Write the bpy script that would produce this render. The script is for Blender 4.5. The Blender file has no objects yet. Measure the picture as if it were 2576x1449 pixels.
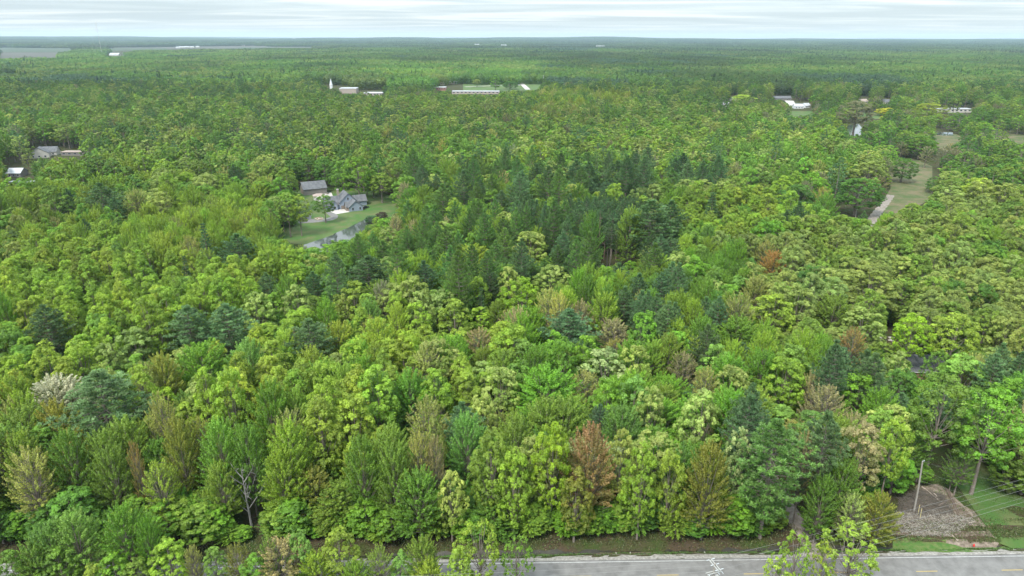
import bpy, math, random
import numpy as np
from mathutils import Vector, Matrix

# ------------------------------------------------------------------ camera, sky, sun, exposure
sc = bpy.context.scene
COL = sc.collection
CAM_H = 88.0
PITCH = math.radians(20.25)
ROLL = math.radians(0.13)
cd = bpy.data.cameras.new('camera'); cam = bpy.data.objects.new('camera', cd); COL.objects.link(cam)
cd.sensor_width = 36; cd.lens = 24; cd.clip_start = 0.5; cd.clip_end = 60000
FW = Vector((0, math.cos(PITCH), -math.sin(PITCH)))
U0 = Vector((0, math.sin(PITCH), math.cos(PITCH)))
X0 = Vector((1, 0, 0))
RX = X0 * math.cos(ROLL) + U0 * math.sin(ROLL)
UP = U0 * math.cos(ROLL) - X0 * math.sin(ROLL)
cam.matrix_world = Matrix(((RX.x, UP.x, -FW.x, 0), (RX.y, UP.y, -FW.y, 0), (RX.z, UP.z, -FW.z, CAM_H), (0, 0, 0, 1)))
sc.camera = cam
sc.view_settings.view_transform = 'Standard'
sc.view_settings.look = 'None'
sc.view_settings.gamma = 1.0
sc.view_settings.exposure = 1.88
try: sc.view_settings.use_curve_mapping = False
except Exception: pass
sc.cycles.max_bounces = 8
sc.cycles.diffuse_bounces = 6
sc.cycles.transmission_bounces = 4
sc.cycles.volume_bounces = 1
sc.cycles.use_denoising = True
sc.cycles.sample_clamp_indirect = 2.0
sc.cycles.volume_step_rate = 1.0

SUN_EL, SUN_AZ = math.radians(52), math.radians(215)   # behind the camera and to its left
world = bpy.data.worlds.new('World'); sc.world = world; world.use_nodes = True
nt = world.node_tree; N = nt.nodes; L = nt.links; N.clear()
def nd(tree, typ, **kw):
    n = tree.nodes.new(typ)
    for k, v in kw.items():
        if k == 'ins':
            for a, b in v.items(): n.inputs[a].default_value = b
        else: setattr(n, k, v)
    return n
wo = nd(nt, 'ShaderNodeOutputWorld'); bg = nd(nt, 'ShaderNodeBackground', ins={'Strength': 0.1})
sky = nd(nt, 'ShaderNodeTexSky', sky_type='NISHITA', sun_disc=False, sun_elevation=SUN_EL, sun_rotation=SUN_AZ)
tc = nd(nt, 'ShaderNodeTexCoord'); sep = nd(nt, 'ShaderNodeSeparateXYZ')
L.new(tc.outputs['Generated'], sep.inputs[0])
def wmath(op, a, b=None, clamp=False):
    m = nd(nt, 'ShaderNodeMath', operation=op, use_clamp=clamp)
    for i, s in enumerate((a, b)):
        if s is None: continue
        if isinstance(s, (int, float)): m.inputs[i].default_value = s
        else: L.new(s, m.inputs[i])
    return m.outputs[0]
zc = wmath('MAXIMUM', sep.outputs[2], 0.0)
den = wmath('ADD', zc, 0.02)
cx_ = wmath('DIVIDE', sep.outputs[0], den); cy_ = wmath('DIVIDE', sep.outputs[1], den)
comb = nd(nt, 'ShaderNodeCombineXYZ'); L.new(cx_, comb.inputs[0]); L.new(cy_, comb.inputs[1])
mp = nd(nt, 'ShaderNodeMapping'); mp.inputs['Scale'].default_value = (0.15, 0.27, 1); mp.inputs['Location'].default_value = (3.1, 1.7, 0)
L.new(comb.outputs[0], mp.inputs[0])
n1 = nd(nt, 'ShaderNodeTexNoise', ins={'Scale': 1.0, 'Detail': 7.0, 'Roughness': 0.52, 'Distortion': 1.1}); L.new(mp.outputs[0], n1.inputs['Vector'])
cr = nd(nt, 'ShaderNodeValToRGB')
cr.color_ramp.elements[0].position = 0.38; cr.color_ramp.elements[0].color = (0.54, 0.65, 0.72, 1)
cr.color_ramp.elements[1].position = 0.60; cr.color_ramp.elements[1].color = (0.88, 0.94, 0.96, 1)
e = cr.color_ramp.elements.new(0.5); e.color = (0.66, 0.77, 0.83, 1)
L.new(n1.outputs['Fac'], cr.inputs[0])
# an overcast sky: pale band near the horizon, brighter towards the zenith
hz = wmath('POWER', wmath('SUBTRACT', 1.0, zc), 110.0)
mixh = nd(nt, 'ShaderNodeMix', data_type='RGBA'); L.new(hz, mixh.inputs[0]); L.new(cr.outputs[0], mixh.inputs[6]); mixh.inputs[7].default_value = (0.86, 0.92, 0.93, 1)
gain = wmath('MULTIPLY_ADD', zc, 0.0)
gain = wmath('ADD', wmath('MULTIPLY', zc, 7.7), 2.6)
sc1 = nd(nt, 'ShaderNodeVectorMath', operation='SCALE'); L.new(mixh.outputs[2], sc1.inputs[0]); L.new(gain, sc1.inputs['Scale'])
mixs = nd(nt, 'ShaderNodeMix', data_type='RGBA', ins={0: 0.9}); L.new(sky.outputs[0], mixs.inputs[6]); L.new(sc1.outputs[0], mixs.inputs[7])
L.new(mixs.outputs[2], bg.inputs[0]); L.new(bg.outputs[0], wo.inputs[0])

sd = bpy.data.lights.new('sun', 'SUN'); sd.energy = 1.5; sd.angle = math.radians(14); sd.color = (1.0, 0.96, 0.88)
sun = bpy.data.objects.new('sun', sd); COL.objects.link(sun)
sv = Vector((math.sin(SUN_AZ) * math.cos(SUN_EL), math.cos(SUN_AZ) * math.cos(SUN_EL), math.sin(SUN_EL)))
sun.rotation_euler = (-sv).to_track_quat('-Z', 'Y').to_euler()

# ------------------------------------------------------------------ measuring: the photo seen at 2576 px wide gives directions, the ground gives distances
FO = 1717.3
def ray(px, py):
    return FW + RX * ((px - 1288) / FO) + UP * ((724.5 - py) / FO)
def W(px, py, z=0.0):
    d = ray(px, py); t = (z - CAM_H) / d.z
    return Vector((d.x * t, d.y * t, z))
def proj(x, y, z):
    x, y, z = np.broadcast_arrays(np.asarray(x, float), np.asarray(y, float), np.asarray(z, float)); p = np.stack([x, y, z - CAM_H], -1)
    dz = p @ np.array(FW); return 1288 + FO * (p @ np.array(RX)) / dz, 724.5 - FO * (p @ np.array(UP)) / dz, dz

rng = np.random.default_rng(7); random.seed(7)

# ------------------------------------------------------------------ object helpers
def link(name, data, parent=None, loc=(0, 0, 0), rz=0.0, **props):
    o = bpy.data.objects.new(name, data); COL.objects.link(o); o.location = loc; o.rotation_euler = (0, 0, rz)
    if parent is not None: o.parent = parent
    for k, v in props.items(): o[k] = v
    return o
def thing(name, label, cat, loc=(0, 0, 0), rz=0.0, group=None):
    o = link(name, None, None, loc, rz, label=label, category=cat)
    if group: o['group'] = group
    return o
def mesh_np(name, V, F, mats, attrs=None, mi=None):
    """V (n,3), F (m,k) all faces the same size"""
    V = np.asarray(V, np.float32); F = np.asarray(F, np.int32)
    me = bpy.data.meshes.new(name)
    me.vertices.add(len(V)); me.vertices.foreach_set('co', V.ravel())
    m, k = F.shape
    me.loops.add(m * k); me.loops.foreach_set('vertex_index', F.ravel())
    me.polygons.add(m); me.polygons.foreach_set('loop_start', np.arange(0, m * k, k, dtype=np.int32))
    try: me.polygons.foreach_set('loop_total', np.full(m, k, np.int32))
    except Exception: pass
    for mt in mats: me.materials.append(mt)
    if mi is not None: me.polygons.foreach_set('material_index', np.asarray(mi, np.int32))
    me.update(calc_edges=True)
    for an, (typ, arr) in (attrs or {}).items():
        a = me.attributes.new(an, typ, 'POINT'); arr = np.asarray(arr, np.float32)
        a.data.foreach_set({'FLOAT': 'value', 'FLOAT_VECTOR': 'vector', 'FLOAT_COLOR': 'color'}[typ], arr.ravel())
    return me
class MB:
    """collects boxes, prisms and tubes for one mesh"""
    def __init__(s): s.v = []; s.f = []
    def add(s, vs, fs):
        b = len(s.v); s.v += [tuple(v) for v in vs]; s.f += [tuple(i + b for i in f) for f in fs]; return s
    def box(s, x0, x1, y0, y1, z0, z1):
        return s.add([(x0, y0, z0), (x1, y0, z0), (x1, y1, z0), (x0, y1, z0), (x0, y0, z1), (x1, y0, z1), (x1, y1, z1), (x0, y1, z1)],
                     [(0, 3, 2, 1), (4, 5, 6, 7), (0, 1, 5, 4), (1, 2, 6, 5), (2, 3, 7, 6), (3, 0, 4, 7)])
    def tube(s, pts, rad, n=6, cap=True):
        pts = [Vector(p) for p in pts]
        if isinstance(rad, (int, float)): rad = [rad] * len(pts)
        rings = []
        for i, p in enumerate(pts):
            d = (pts[min(i + 1, len(pts) - 1)] - pts[max(i - 1, 0)]).normalized()
            a = d.orthogonal().normalized() if i == 0 else (a0 - d * a0.dot(d)).normalized()
            a0 = a; b = d.cross(a)
            rings.append([p + (a * math.cos(2 * math.pi * j / n) + b * math.sin(2 * math.pi * j / n)) * rad[i] for j in range(n)])
        vs = [v for r in rings for v in r]; fs = []
        for i in range(len(pts) - 1):
            for j in range(n):
                k = (j + 1) % n; fs.append((i * n + j, i * n + k, (i + 1) * n + k, (i + 1) * n + j))
        if cap: fs += [tuple(range(n - 1, -1, -1)), tuple(range((len(pts) - 1) * n, len(pts) * n))]
        return s.add(vs, fs)
    def build(s, name, mat, parent=None, loc=(0, 0, 0), rz=0.0, smooth=False, **props):
        me = bpy.data.meshes.new(name); me.from_pydata([tuple(v) for v in s.v], [], s.f); me.materials.append(mat)
        if smooth: me.polygons.foreach_set('use_smooth', [True] * len(me.polygons))
        me.update(); return link(name, me, parent, loc, rz, **props)

# ------------------------------------------------------------------ materials
def mat(name, col=(0.5, 0.5, 0.5), rough=0.8, noise=None, metal=0.0, bump=0.0, spec=0.3):
    """noise = (scale, colour 2, low, high) in object metres"""
    m = bpy.data.materials.new(name); m.use_nodes = True; t = m.node_tree; b = t.nodes['Principled BSDF']
    b.inputs['Base Color'].default_value = (*col, 1); b.inputs['Roughness'].default_value = rough; b.inputs['Metallic'].default_value = metal
    b.inputs['Specular IOR Level'].default_value = spec
    if noise:
        g = nd(t, 'ShaderNodeNewGeometry'); n = nd(t, 'ShaderNodeTexNoise', ins={'Scale': noise[0], 'Detail': 6.0, 'Roughness': 0.62})
        t.links.new(g.outputs['Position'], n.inputs['Vector'])
        r = nd(t, 'ShaderNodeValToRGB'); r.color_ramp.elements[0].position = noise[2]; r.color_ramp.elements[1].position = noise[3]
        r.color_ramp.elements[0].color = (*col, 1); r.color_ramp.elements[1].color = (*noise[1], 1)
        t.links.new(n.outputs['Fac'], r.inputs[0]); t.links.new(r.outputs[0], b.inputs['Base Color'])
        if bump:
            bp = nd(t, 'ShaderNodeBump', ins={'Strength': 1.0, 'Distance': bump}); t.links.new(n.outputs['Fac'], bp.inputs['Height']); t.links.new(bp.outputs[0], b.inputs['Normal'])
    return m
def foliage_mat(name, trans):
    m = bpy.data.materials.new(name); m.use_nodes = True; t = m.node_tree; t.nodes.clear()
    out = nd(t, 'ShaderNodeOutputMaterial')
    a1 = nd(t, 'ShaderNodeAttribute', attribute_type='INSTANCER', attribute_name='tint')
    a2 = nd(t, 'ShaderNodeAttribute', attribute_type='INSTANCER', attribute_name='tint_b')
    k = nd(t, 'ShaderNodeAttribute', attribute_type='GEOMETRY', attribute_name='blend')
    c = nd(t, 'ShaderNodeAttribute', attribute_type='GEOMETRY', attribute_name='leaf_shade')
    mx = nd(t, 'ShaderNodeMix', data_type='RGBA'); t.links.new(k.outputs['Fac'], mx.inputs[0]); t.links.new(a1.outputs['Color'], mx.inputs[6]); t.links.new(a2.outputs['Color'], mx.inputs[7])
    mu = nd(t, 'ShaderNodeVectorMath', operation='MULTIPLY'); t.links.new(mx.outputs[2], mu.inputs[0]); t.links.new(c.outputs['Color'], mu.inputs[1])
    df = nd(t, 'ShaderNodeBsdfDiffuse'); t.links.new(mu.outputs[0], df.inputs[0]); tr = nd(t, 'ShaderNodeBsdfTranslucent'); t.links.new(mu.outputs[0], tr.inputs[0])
    ms = nd(t, 'ShaderNodeMixShader', ins={0: trans}); t.links.new(df.outputs[0], ms.inputs[1]); t.links.new(tr.outputs[0], ms.inputs[2])
    gl = nd(t, 'ShaderNodeBsdfGlossy', ins={'Roughness': 0.55, 'Color': (0.9, 0.95, 1.0, 1)}); m2 = nd(t, 'ShaderNodeMixShader', ins={0: 0.025})
    t.links.new(ms.outputs[0], m2.inputs[1]); t.links.new(gl.outputs[0], m2.inputs[2]); t.links.new(m2.outputs[0], out.inputs[0])
    return m
M_LEAF = foliage_mat('broad_leaves', 0.40)
M_NEEDLE = foliage_mat('pine_needles', 0.35)
M_BARK = mat('grey_brown_bark', (0.13, 0.105, 0.085), 0.95, (2.5, (0.24, 0.21, 0.18), 0.35, 0.7))
M_DEAD = mat('weathered_dead_wood', (0.20, 0.185, 0.17), 0.9, (3.0, (0.32, 0.30, 0.28), 0.3, 0.7))

# ------------------------------------------------------------------ terrain
EDGE_A, EDGE_B = W(1425.5, 1414.5), W(2264, 1402.5)           # two points on the north white line of the road
RD = (EDGE_B - EDGE_A).normalized(); RN = Vector((-RD.y, RD.x, 0))    # along the road, away from the camera
def road_xy(s, o):            # s metres along the road, o metres north of the white line
    p = EDGE_A + RD * s + RN * o; return p.x, p.y
def road_off(x, y): return (x - EDGE_A.x) * RN.x + (y - EDGE_A.y) * RN.y
def road_s(x, y): return (x - EDGE_A.x) * RD.x + (y - EDGE_A.y) * RD.y
DRIVE = [W(2062, 1410), W(2040, 1372), W(2018, 1340), W(1990, 1290), W(1955, 1235), W(1930, 1190)]
S_DRIVE = road_s(DRIVE[1].x, DRIVE[1].y)
def hill(x, y):
    d = np.hypot(x, y); t = np.clip((d - 5000) / 9000, 0, 1)
    return t * t * (34 + 14 * np.sin(x / 1900 + 1.0) + 9 * np.sin(x / 730 + y / 2600) + 6 * np.sin(x / 310 + 2))
def ground_z(x, y):
    x = np.asarray(x, float); y = np.asarray(y, float)
    o = road_off(x, y); s = road_s(x, y)
    ditch = -0.95 * np.exp(-((o - 3.0 - 0.25 * np.sin(s / 9)) / 0.75) ** 2)
    ditch = ditch * np.clip(np.abs(s - S_DRIVE) / 2.0 - 1.0, 0, 1) * (np.abs(s) < 260)
    bank = 0.35 * np.clip((o - 4.0) / 3.0, 0, 1) * (o < 1e9) + 0.12 * np.sin(x * 0.35) * np.sin(y * 0.31 + 1) * np.clip((o - 6) / 6, 0, 1) * np.clip((126 - y) / 5, 0, 1)
    return ditch + bank * (np.abs(o) < 5000) + hill(x, y)
def axis(near0, near1, step, far, grow=1.16):
    a = list(np.arange(near0, near1 + step, step)); s = step
    while a[-1] < far: s *= grow; a.append(a[-1] + s)
    s = step
    while a[0] > -far: s *= grow; a.insert(0, a[0] - s)
    return np.array(a)
gx = axis(-130, 130, 2.5, 24000)
gy = np.concatenate([[-3000, -800, -200, -60, 0, 40, 70, 85], np.arange(90, 96, 1.0), np.arange(96, 112, 0.4), np.arange(112, 130, 2.0)])
ya = list(gy); s_ = 3.0
while ya[-1] < 24000: ya.append(ya[-1] + s_); s_ = min(s_ * 1.06, 600)
gy = np.array(ya)
GX, GY = np.meshgrid(gx, gy)
# rows follow the slightly slanting road near it
slant = (RD.y / RD.x) * GX * np.exp(-((GY - 100) / 60) ** 2) * (np.abs(GX) < 400)
GY2 = GY + slant
GZ = ground_z(GX, GY2)
V = np.stack([GX, GY2, GZ], -1).reshape(-1, 3); nx_, ny_ = len(gx), len(gy)
ii, jj = np.meshgrid(np.arange(nx_ - 1), np.arange(ny_ - 1)); b0 = (jj * nx_ + ii).ravel()
Fg = np.stack([b0, b0 + 1, b0 + nx_ + 1, b0 + nx_], -1)
mg = bpy.data.materials.new('forest_floor'); mg.use_nodes = True; t = mg.node_tree; b = t.nodes['Principled BSDF']; b.inputs['Roughness'].default_value = 0.95; b.inputs['Specular IOR Level'].default_value = 0.1
g = nd(t, 'ShaderNodeNewGeometry')
na = nd(t, 'ShaderNodeTexNoise', ins={'Scale': 0.16, 'Detail': 8.0, 'Roughness': 0.65}); nb = nd(t, 'ShaderNodeTexNoise', ins={'Scale': 3.0, 'Detail': 5.0, 'Roughness': 0.7})
t.links.new(g.outputs['Position'], na.inputs['Vector']); t.links.new(g.outputs['Position'], nb.inputs['Vector'])
r1 = nd(t, 'ShaderNodeValToRGB'); r1.color_ramp.elements[0].position = 0.40; r1.color_ramp.elements[1].position = 0.62
r1.color_ramp.elements[0].color = (0.055, 0.042, 0.028, 1); r1.color_ramp.elements[1].color = (0.034, 0.056, 0.014, 1)
t.links.new(na.outputs['Fac'], r1.inputs[0])
r2 = nd(t, 'ShaderNodeValToRGB'); r2.color_ramp.elements[0].position = 0.3; r2.color_ramp.elements[1].position = 0.72
r2.color_ramp.elements[0].color = (0.55, 0.55, 0.55, 1); r2.color_ramp.elements[1].color = (1.5, 1.45, 1.3, 1)
t.links.new(nb.outputs['Fac'], r2.inputs[0])
mm = nd(t, 'ShaderNodeVectorMath', operation='MULTIPLY'); t.links.new(r1.outputs[0], mm.inputs[0]); t.links.new(r2.outputs[0], mm.inputs[1]); t.links.new(mm.outputs[0], b.inputs['Base Color'])
M_FLOOR = mg
link('ground', mesh_np('ground', V, Fg, [M_FLOOR]), kind='structure')

def sheet(name, pts, z, m, kind='structure', res=None, parent=None):
    """a flat patch; pts are world (x, y); draped dz above the ground, cut into a grid so that it follows it"""
    P = np.array([(p[0], p[1]) for p in pts])
    import bmesh
    bm = bmesh.new(); vs = [bm.verts.new((x, y, 0)) for x, y in P]; bm.faces.new(vs)
    if res:
        for ax in (0, 1):
            a0, a1 = P[:, ax].min(), P[:, ax].max()
            for c in np.arange(a0 + res, a1, res):
                geom = bm.verts[:] + bm.edges[:] + bm.faces[:]
                no = (1, 0, 0) if ax == 0 else (0, 1, 0); co = (c, 0, 0) if ax == 0 else (0, c, 0)
                bmesh.ops.bisect_plane(bm, geom=geom, plane_co=co, plane_no=no)
    X = np.array([v.co.x for v in bm.verts]); Y = np.array([v.co.y for v in bm.verts]); Z = ground_z(X, Y)
    for v, zz in zip(bm.verts, Z): v.co.z = float(zz) + z
    bmesh.ops.recalc_face_normals(bm, faces=bm.faces[:])
    if bm.faces and sum(f.normal.z for f in bm.faces) < 0: bmesh.ops.reverse_faces(bm, faces=bm.faces[:])
    me = bpy.data.meshes.new(name); bm.to_mesh(me); bm.free(); me.materials.append(m)
    return link(name, me, parent, kind=kind) if kind else link(name, me, parent)
def strip(name, offs, s0, s1, z, m, step=4.0, wob=0.0, **kw):
    """a band along the road between two offsets from the white line, with a ragged edge if wob"""
    ss = np.arange(s0, s1 + step / 2, step); r = np.random.default_rng(abs(hash(name)) % 999 if False else len(name))
    V = []; F = []; k = len(offs)
    for i, s in enumerate(ss):
        for j, o in enumerate(offs):
            w = wob * (r.random() - 0.5) if j in (0, k - 1) else 0
            x, y = road_xy(s, o + w); V.append((x, y, float(ground_z(x, y)) * kw.get('drape', 1) + z))
    for i in range(len(ss) - 1):
        for j in range(k - 1):
            a = i * k + j; F.append((a, a + k, a + k + 1, a + 1))
    me = bpy.data.meshes.new(name); me.from_pydata(V, [], F); me.materials.append(m); me.update()
    if me.polygons[0].normal.z < 0: me.flip_normals()
    return link(name, me, None, kind='structure')

M_ASPH = mat('worn_asphalt', (0.118, 0.113, 0.108), 0.9, (0.45, (0.190, 0.184, 0.176), 0.33, 0.70))
M_GRAV = mat('pale_gravel', (0.15, 0.138, 0.12), 0.95, (2.2, (0.31, 0.295, 0.27), 0.35, 0.65), bump=0.03)
M_LITTER = mat('leaf_litter', (0.10, 0.08, 0.05), 0.95, (1.3, (0.27, 0.20, 0.14), 0.35, 0.7), bump=0.05)
M_VERGE = mat('verge_grass', (0.05, 0.12, 0.02), 0.95, (1.1, (0.13, 0.15, 0.05), 0.4, 0.7), bump=0.05)
M_LAWN = mat('mown_lawn', (0.048, 0.105, 0.020), 0.95, (0.11, (0.092, 0.108, 0.038), 0.42, 0.62))
M_WHITE = mat('white_road_paint', (0.50, 0.50, 0.49), 0.7, (2.0, (0.32, 0.32, 0.31), 0.45, 0.75))
M_YELLOW = mat('yellow_road_paint', (0.42, 0.30, 0.08), 0.7)
strip('road', [-7.4, -3.3, 0.0, 0.45], -240, 240, 0.012, M_ASPH, drape=1)
strip('gravel_shoulder', [0.42, 1.1, 1.75], -240, 240, 0.006, M_GRAV, step=1.5, wob=0.5)
strip('gravel_shoulder', [-9.2, -7.35], -240, 240, 0.006, M_GRAV, step=1.5, wob=0.5)
strip('edge_line', [-0.10, 0.0], -240, 240, 0.018, M_WHITE)
strip('edge_line', [-6.85, -6.72], -240, 240, 0.018, M_WHITE)
d0 = road_s(*W(2040, 1431).xy)
s = road_s(*W(2210, 1431).xy) - 15.2 * 16
sY = road_s(*W(1746 / 2.516 / 1.1925 + 2048 / 1.1925, 1431).xy)
for k in range(-14, 14):
    s = sY + 15.24 * k
    strip('centre_dash', [-3.5, -3.37], s, s + 3.8, 0.018, M_YELLOW, step=3.8)
sg = [road_s(*W(x, 1400).xy) for x in (700, 1110, 1380, 1790, 1960, 2230, 2570)]
strip('roadside_grass', [1.5, 2.3, 3.0], sg[1], sg[2] + 6, 0.02, M_VERGE, step=1.2, wob=0.5)
strip('roadside_litter', [1.6, 2.4, 3.1], sg[2] + 5, sg[3], 0.02, M_LITTER, step=1.2, wob=0.5)
strip('roadside_grass', [1.6, 2.3, 3.0], sg[3] - 1, sg[4] + 1, 0.02, M_VERGE, step=1.2, wob=0.5)
strip('roadside_grass', [1.7, 2.6, 3.3], sg[5] - 4, sg[6] + 6, 0.02, M_VERGE, step=1.2, wob=0.5)
M_DITCH = mat('dark_ditch_bottom', (0.018, 0.015, 0.011), 0.5, (1.5, (0.035, 0.035, 0.015), 0.4, 0.7))
strip('ditch_bed', [2.55, 3.0, 3.5], -240, 240, 0.03, M_DITCH, step=1.2, wob=0.5)  # very dark strip along the bottom of the ditch
M_DIRT = mat('dirt_track', (0.15, 0.125, 0.10), 0.95, (0.9, (0.27, 0.24, 0.21), 0.35, 0.68))
def path(name, pts, w, z, m):
    """a ribbon along world points, draped on the ground"""
    pts = [Vector((p[0], p[1], 0)) for p in pts]; V = []; F = []; Q = []
    for a, b_ in zip(pts[:-1], pts[1:]):
        n = max(2, int((b_ - a).length / 2)); Q += [a.lerp(b_, i / n) for i in range(n)]
    Q.append(pts[-1])
    for i, p in enumerate(Q):
        d = (Q[min(i + 1, len(Q) - 1)] - Q[max(0, i - 1)]).normalized(); nrm = Vector((-d.y, d.x, 0)); ww = w * (1 + 0.12 * math.sin(i * 1.7))
        for k in (-0.5, 0, 0.5):
            q = p + nrm * ww * k; V.append((q.x, q.y, float(ground_z(q.x, q.y)) + z))
    for i in range(len(Q) - 1):
        for j in (0, 1):
            a = i * 3 + j; F.append((a, a + 1, a + 4, a + 3))
    me = bpy.data.meshes.new(name); me.from_pydata(V, [], F); me.materials.append(m); me.update()
    if me.polygons[0].normal.z < 0: me.flip_normals()
    return link(name, me, None, kind='structure')
path('dirt_driveway', DRIVE, 3.2, 0.035, M_DIRT)
# ------------------------------------------------------------------ the air
hz_ = MB().box(-26000, 26000, -3500, 26000, -4.0, 175.0)
mh = bpy.data.materials.new('haze'); mh.use_nodes = True; t = mh.node_tree; t.nodes.clear(); ho = nd(t, 'ShaderNodeOutputMaterial'); pv = nd(t, 'ShaderNodeVolumePrincipled')
pv.inputs['Color'].default_value = (0.66, 0.83, 1.0, 1); pv.inputs['Density'].default_value = 4.5e-5; pv.inputs['Anisotropy'].default_value = 0.2
t.links.new(pv.outputs[0], ho.inputs['Volume'])
hz_.build('haze', mh, kind='stuff', label='thin bluish haze over the far woodland', category='haze')

# ------------------------------------------------------------------ tree shapes (built once, shared by every tree of that shape)
def quads(C, Nrm, T, w, l, r):
    """leaf clumps: pointed four-cornered blades at C, facing Nrm, growing along T"""
    Nrm = Nrm / (np.linalg.norm(Nrm, axis=1, keepdims=True) + 1e-9)
    T = T - Nrm * np.sum(T * Nrm, 1, keepdims=True); T = T / (np.linalg.norm(T, axis=1, keepdims=True) + 1e-9)
    B = np.cross(Nrm, T); w = np.asarray(w).reshape(-1, 1); l = np.asarray(l).reshape(-1, 1); n = len(C)
    sag = Nrm * (r.random((n, 1)) * 0.25 * l)
    V = np.empty((n, 4, 3)); V[:, 0] = C - T * l * 0.5; V[:, 1] = C + B * w * 0.5 - sag + T * l * 0.1; V[:, 2] = C + T * l * 0.5; V[:, 3] = C - B * w * 0.5 - sag + T * l * 0.1
    return V.reshape(-1, 3)
def unit(a): return a / (np.linalg.norm(a, axis=-1, keepdims=True) + 1e-9)
class Tree:
    def __init__(s): s.V = []; s.bl = []; s.sh = []; s.trunk = MB()
    def leaves(s, V, bl, sh):
        s.V.append(V); s.bl.append(np.repeat(bl, 4)); s.sh.append(np.repeat(sh, 4, 0))
def shade(n, r, amp=0.22, lob=None):
    v = 1 + amp * (r.random(n) * 2 - 1)
    if lob is not None: v = v * lob
    h = (r.random(n) - 0.5) * 0.09
    return np.stack([v * (1 + h), v, v * (1 - h * 0.6), np.ones(n)], 1)
def limbs(T, r, H, z0, ends, r0=0.26, lean=0.3, n=5):
    dx, dy = (r.random(2) - 0.5) * lean * 2
    zt = H * 0.86; axis_ = lambda z: np.array([dx * (z / H) ** 2, dy * (z / H) ** 2, z])
    zs = np.linspace(-0.3, zt, 6); T.trunk.tube([axis_(z) for z in zs], [r0 * (1.25 if i == 0 else 1) * (1 - 0.85 * i / 5) + 0.02 for i in range(6)], n=7)
    for e in ends:
        zb = z0 + (e[2] - z0) * (0.25 + 0.25 * r.random()) ; zb = min(zb, zt * 0.92); a = axis_(zb); e = np.array(e); mid = a * 0.45 + e * 0.55 + np.array([0, 0, -0.05 * np.linalg.norm(e - a)])
        rr = max(0.035, r0 * 0.42 * (1 - zb / H)); T.trunk.tube([a, mid, e], [rr, rr * 0.65, 0.02], n=n, cap=False)

def billowy(seed, R=5.2, H=20.0, zb=0.30, nl=30, ns=9, nlv=26, leaf=0.36, lobe=0.33, flat=0.85, cone=0.0, det=1.0, gap=0.0):
    """crown of cauliflower lobes (oaks, poplars, rounded maples)"""
    r = np.random.default_rng(seed); T = Tree(); z0 = H * zb; hc = (H - z0); c0 = z0 + hc * 0.45
    nl = max(8, int(nl * (det ** 0.25))); nlv = max(5, int(nlv * det ** 0.5)); ns = max(4, int(ns * det ** 0.35)); leaf = leaf / det ** 0.5
    k = np.arange(nl) + 0.5; ph = np.arccos(1 - 1.72 * k / nl); th = np.pi * (1 + 5 ** 0.5) * k + r.random() * 6
    D = np.stack([np.cos(th) * np.sin(ph), np.sin(th) * np.sin(ph), np.cos(ph)], 1) + (r.random((nl, 3)) - 0.5) * 0.35; D = unit(D)
    rr = 0.72 + 0.16 * (r.random(nl) - 0.5) * 2; asym = 1 + 0.16 * np.sin(th + r.random() * 6)
    rad = R * rr * asym; zz = D[:, 2]
    top = 1 - cone * np.clip(zz, 0, 1) ** 1.0 * 0.55
    LC = np.stack([D[:, 0] * rad * top, D[:, 1] * rad * top, c0 + zz * hc * 0.47 * np.where(zz > 0, 1.06 + 0.16 * (r.random(nl) - .3), 0.85)], 1)
    LR = R * lobe * (0.75 + 0.55 * r.random(nl)) * np.where(zz < -0.2, 0.8, 1.0)
    limbs(T, r, H, z0, LC[::2] if det > 0.3 else LC[::6], r0=0.28)
    keep = r.random(nl) >= gap; LC, LR, D = LC[keep], LR[keep], D[keep]; nl = len(LC)
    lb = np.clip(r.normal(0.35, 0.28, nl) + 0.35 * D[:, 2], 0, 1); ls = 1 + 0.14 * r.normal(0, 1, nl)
    # small bunches on each lobe, leaves on each bunch
    SD = unit(r.normal(0, 1, (nl, ns, 3)) + np.array([0, 0, 0.45]) + D[:, None, :] * 0.9)
    SC = LC[:, None, :] + SD * (LR[:, None, None] * np.array([1, 1, flat])) * (0.72 + 0.2 * r.random((nl, ns, 1)))
    SR = LR[:, None] * (0.30 + 0.24 * r.random((nl, ns)))
    LD = unit(r.normal(0, 1, (nl, ns, nlv, 3)) + np.array([0, 0, 0.35]) + SD[:, :, None, :] * 0.8)
    C = SC[:, :, None, :] + LD * SR[:, :, None, None] * (0.75 + 0.35 * r.random((nl, ns, nlv, 1)))
    C = C.reshape(-1, 3); LDf = LD.reshape(-1, 3); n = len(C)
    sb = np.clip(lb[:, None] + 0.16 * r.normal(0, 1, (nl, ns)), 0, 1); ssh = ls[:, None] * (1 + 0.10 * r.normal(0, 1, (nl, ns)))
    bl = np.clip(np.repeat(sb.reshape(-1), nlv) + 0.2 * (r.random(n) - 0.5), 0, 1)
    Nn = LDf + (0.6 if det > 0.6 else 0.35) * unit(r.normal(0, 1, (n, 3))) + np.array([0, 0, 0.3]); Tt = LDf * 0.6 + r.normal(0, 0.7, (n, 3)); sz = leaf * (0.65 + 0.7 * r.random(n))
    T.leaves(quads(C, Nn, Tt, sz * 0.85, sz * 1.25, r), bl, shade(n, r, 0.2, np.repeat(ssh.reshape(-1), nlv)))
    return T

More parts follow.
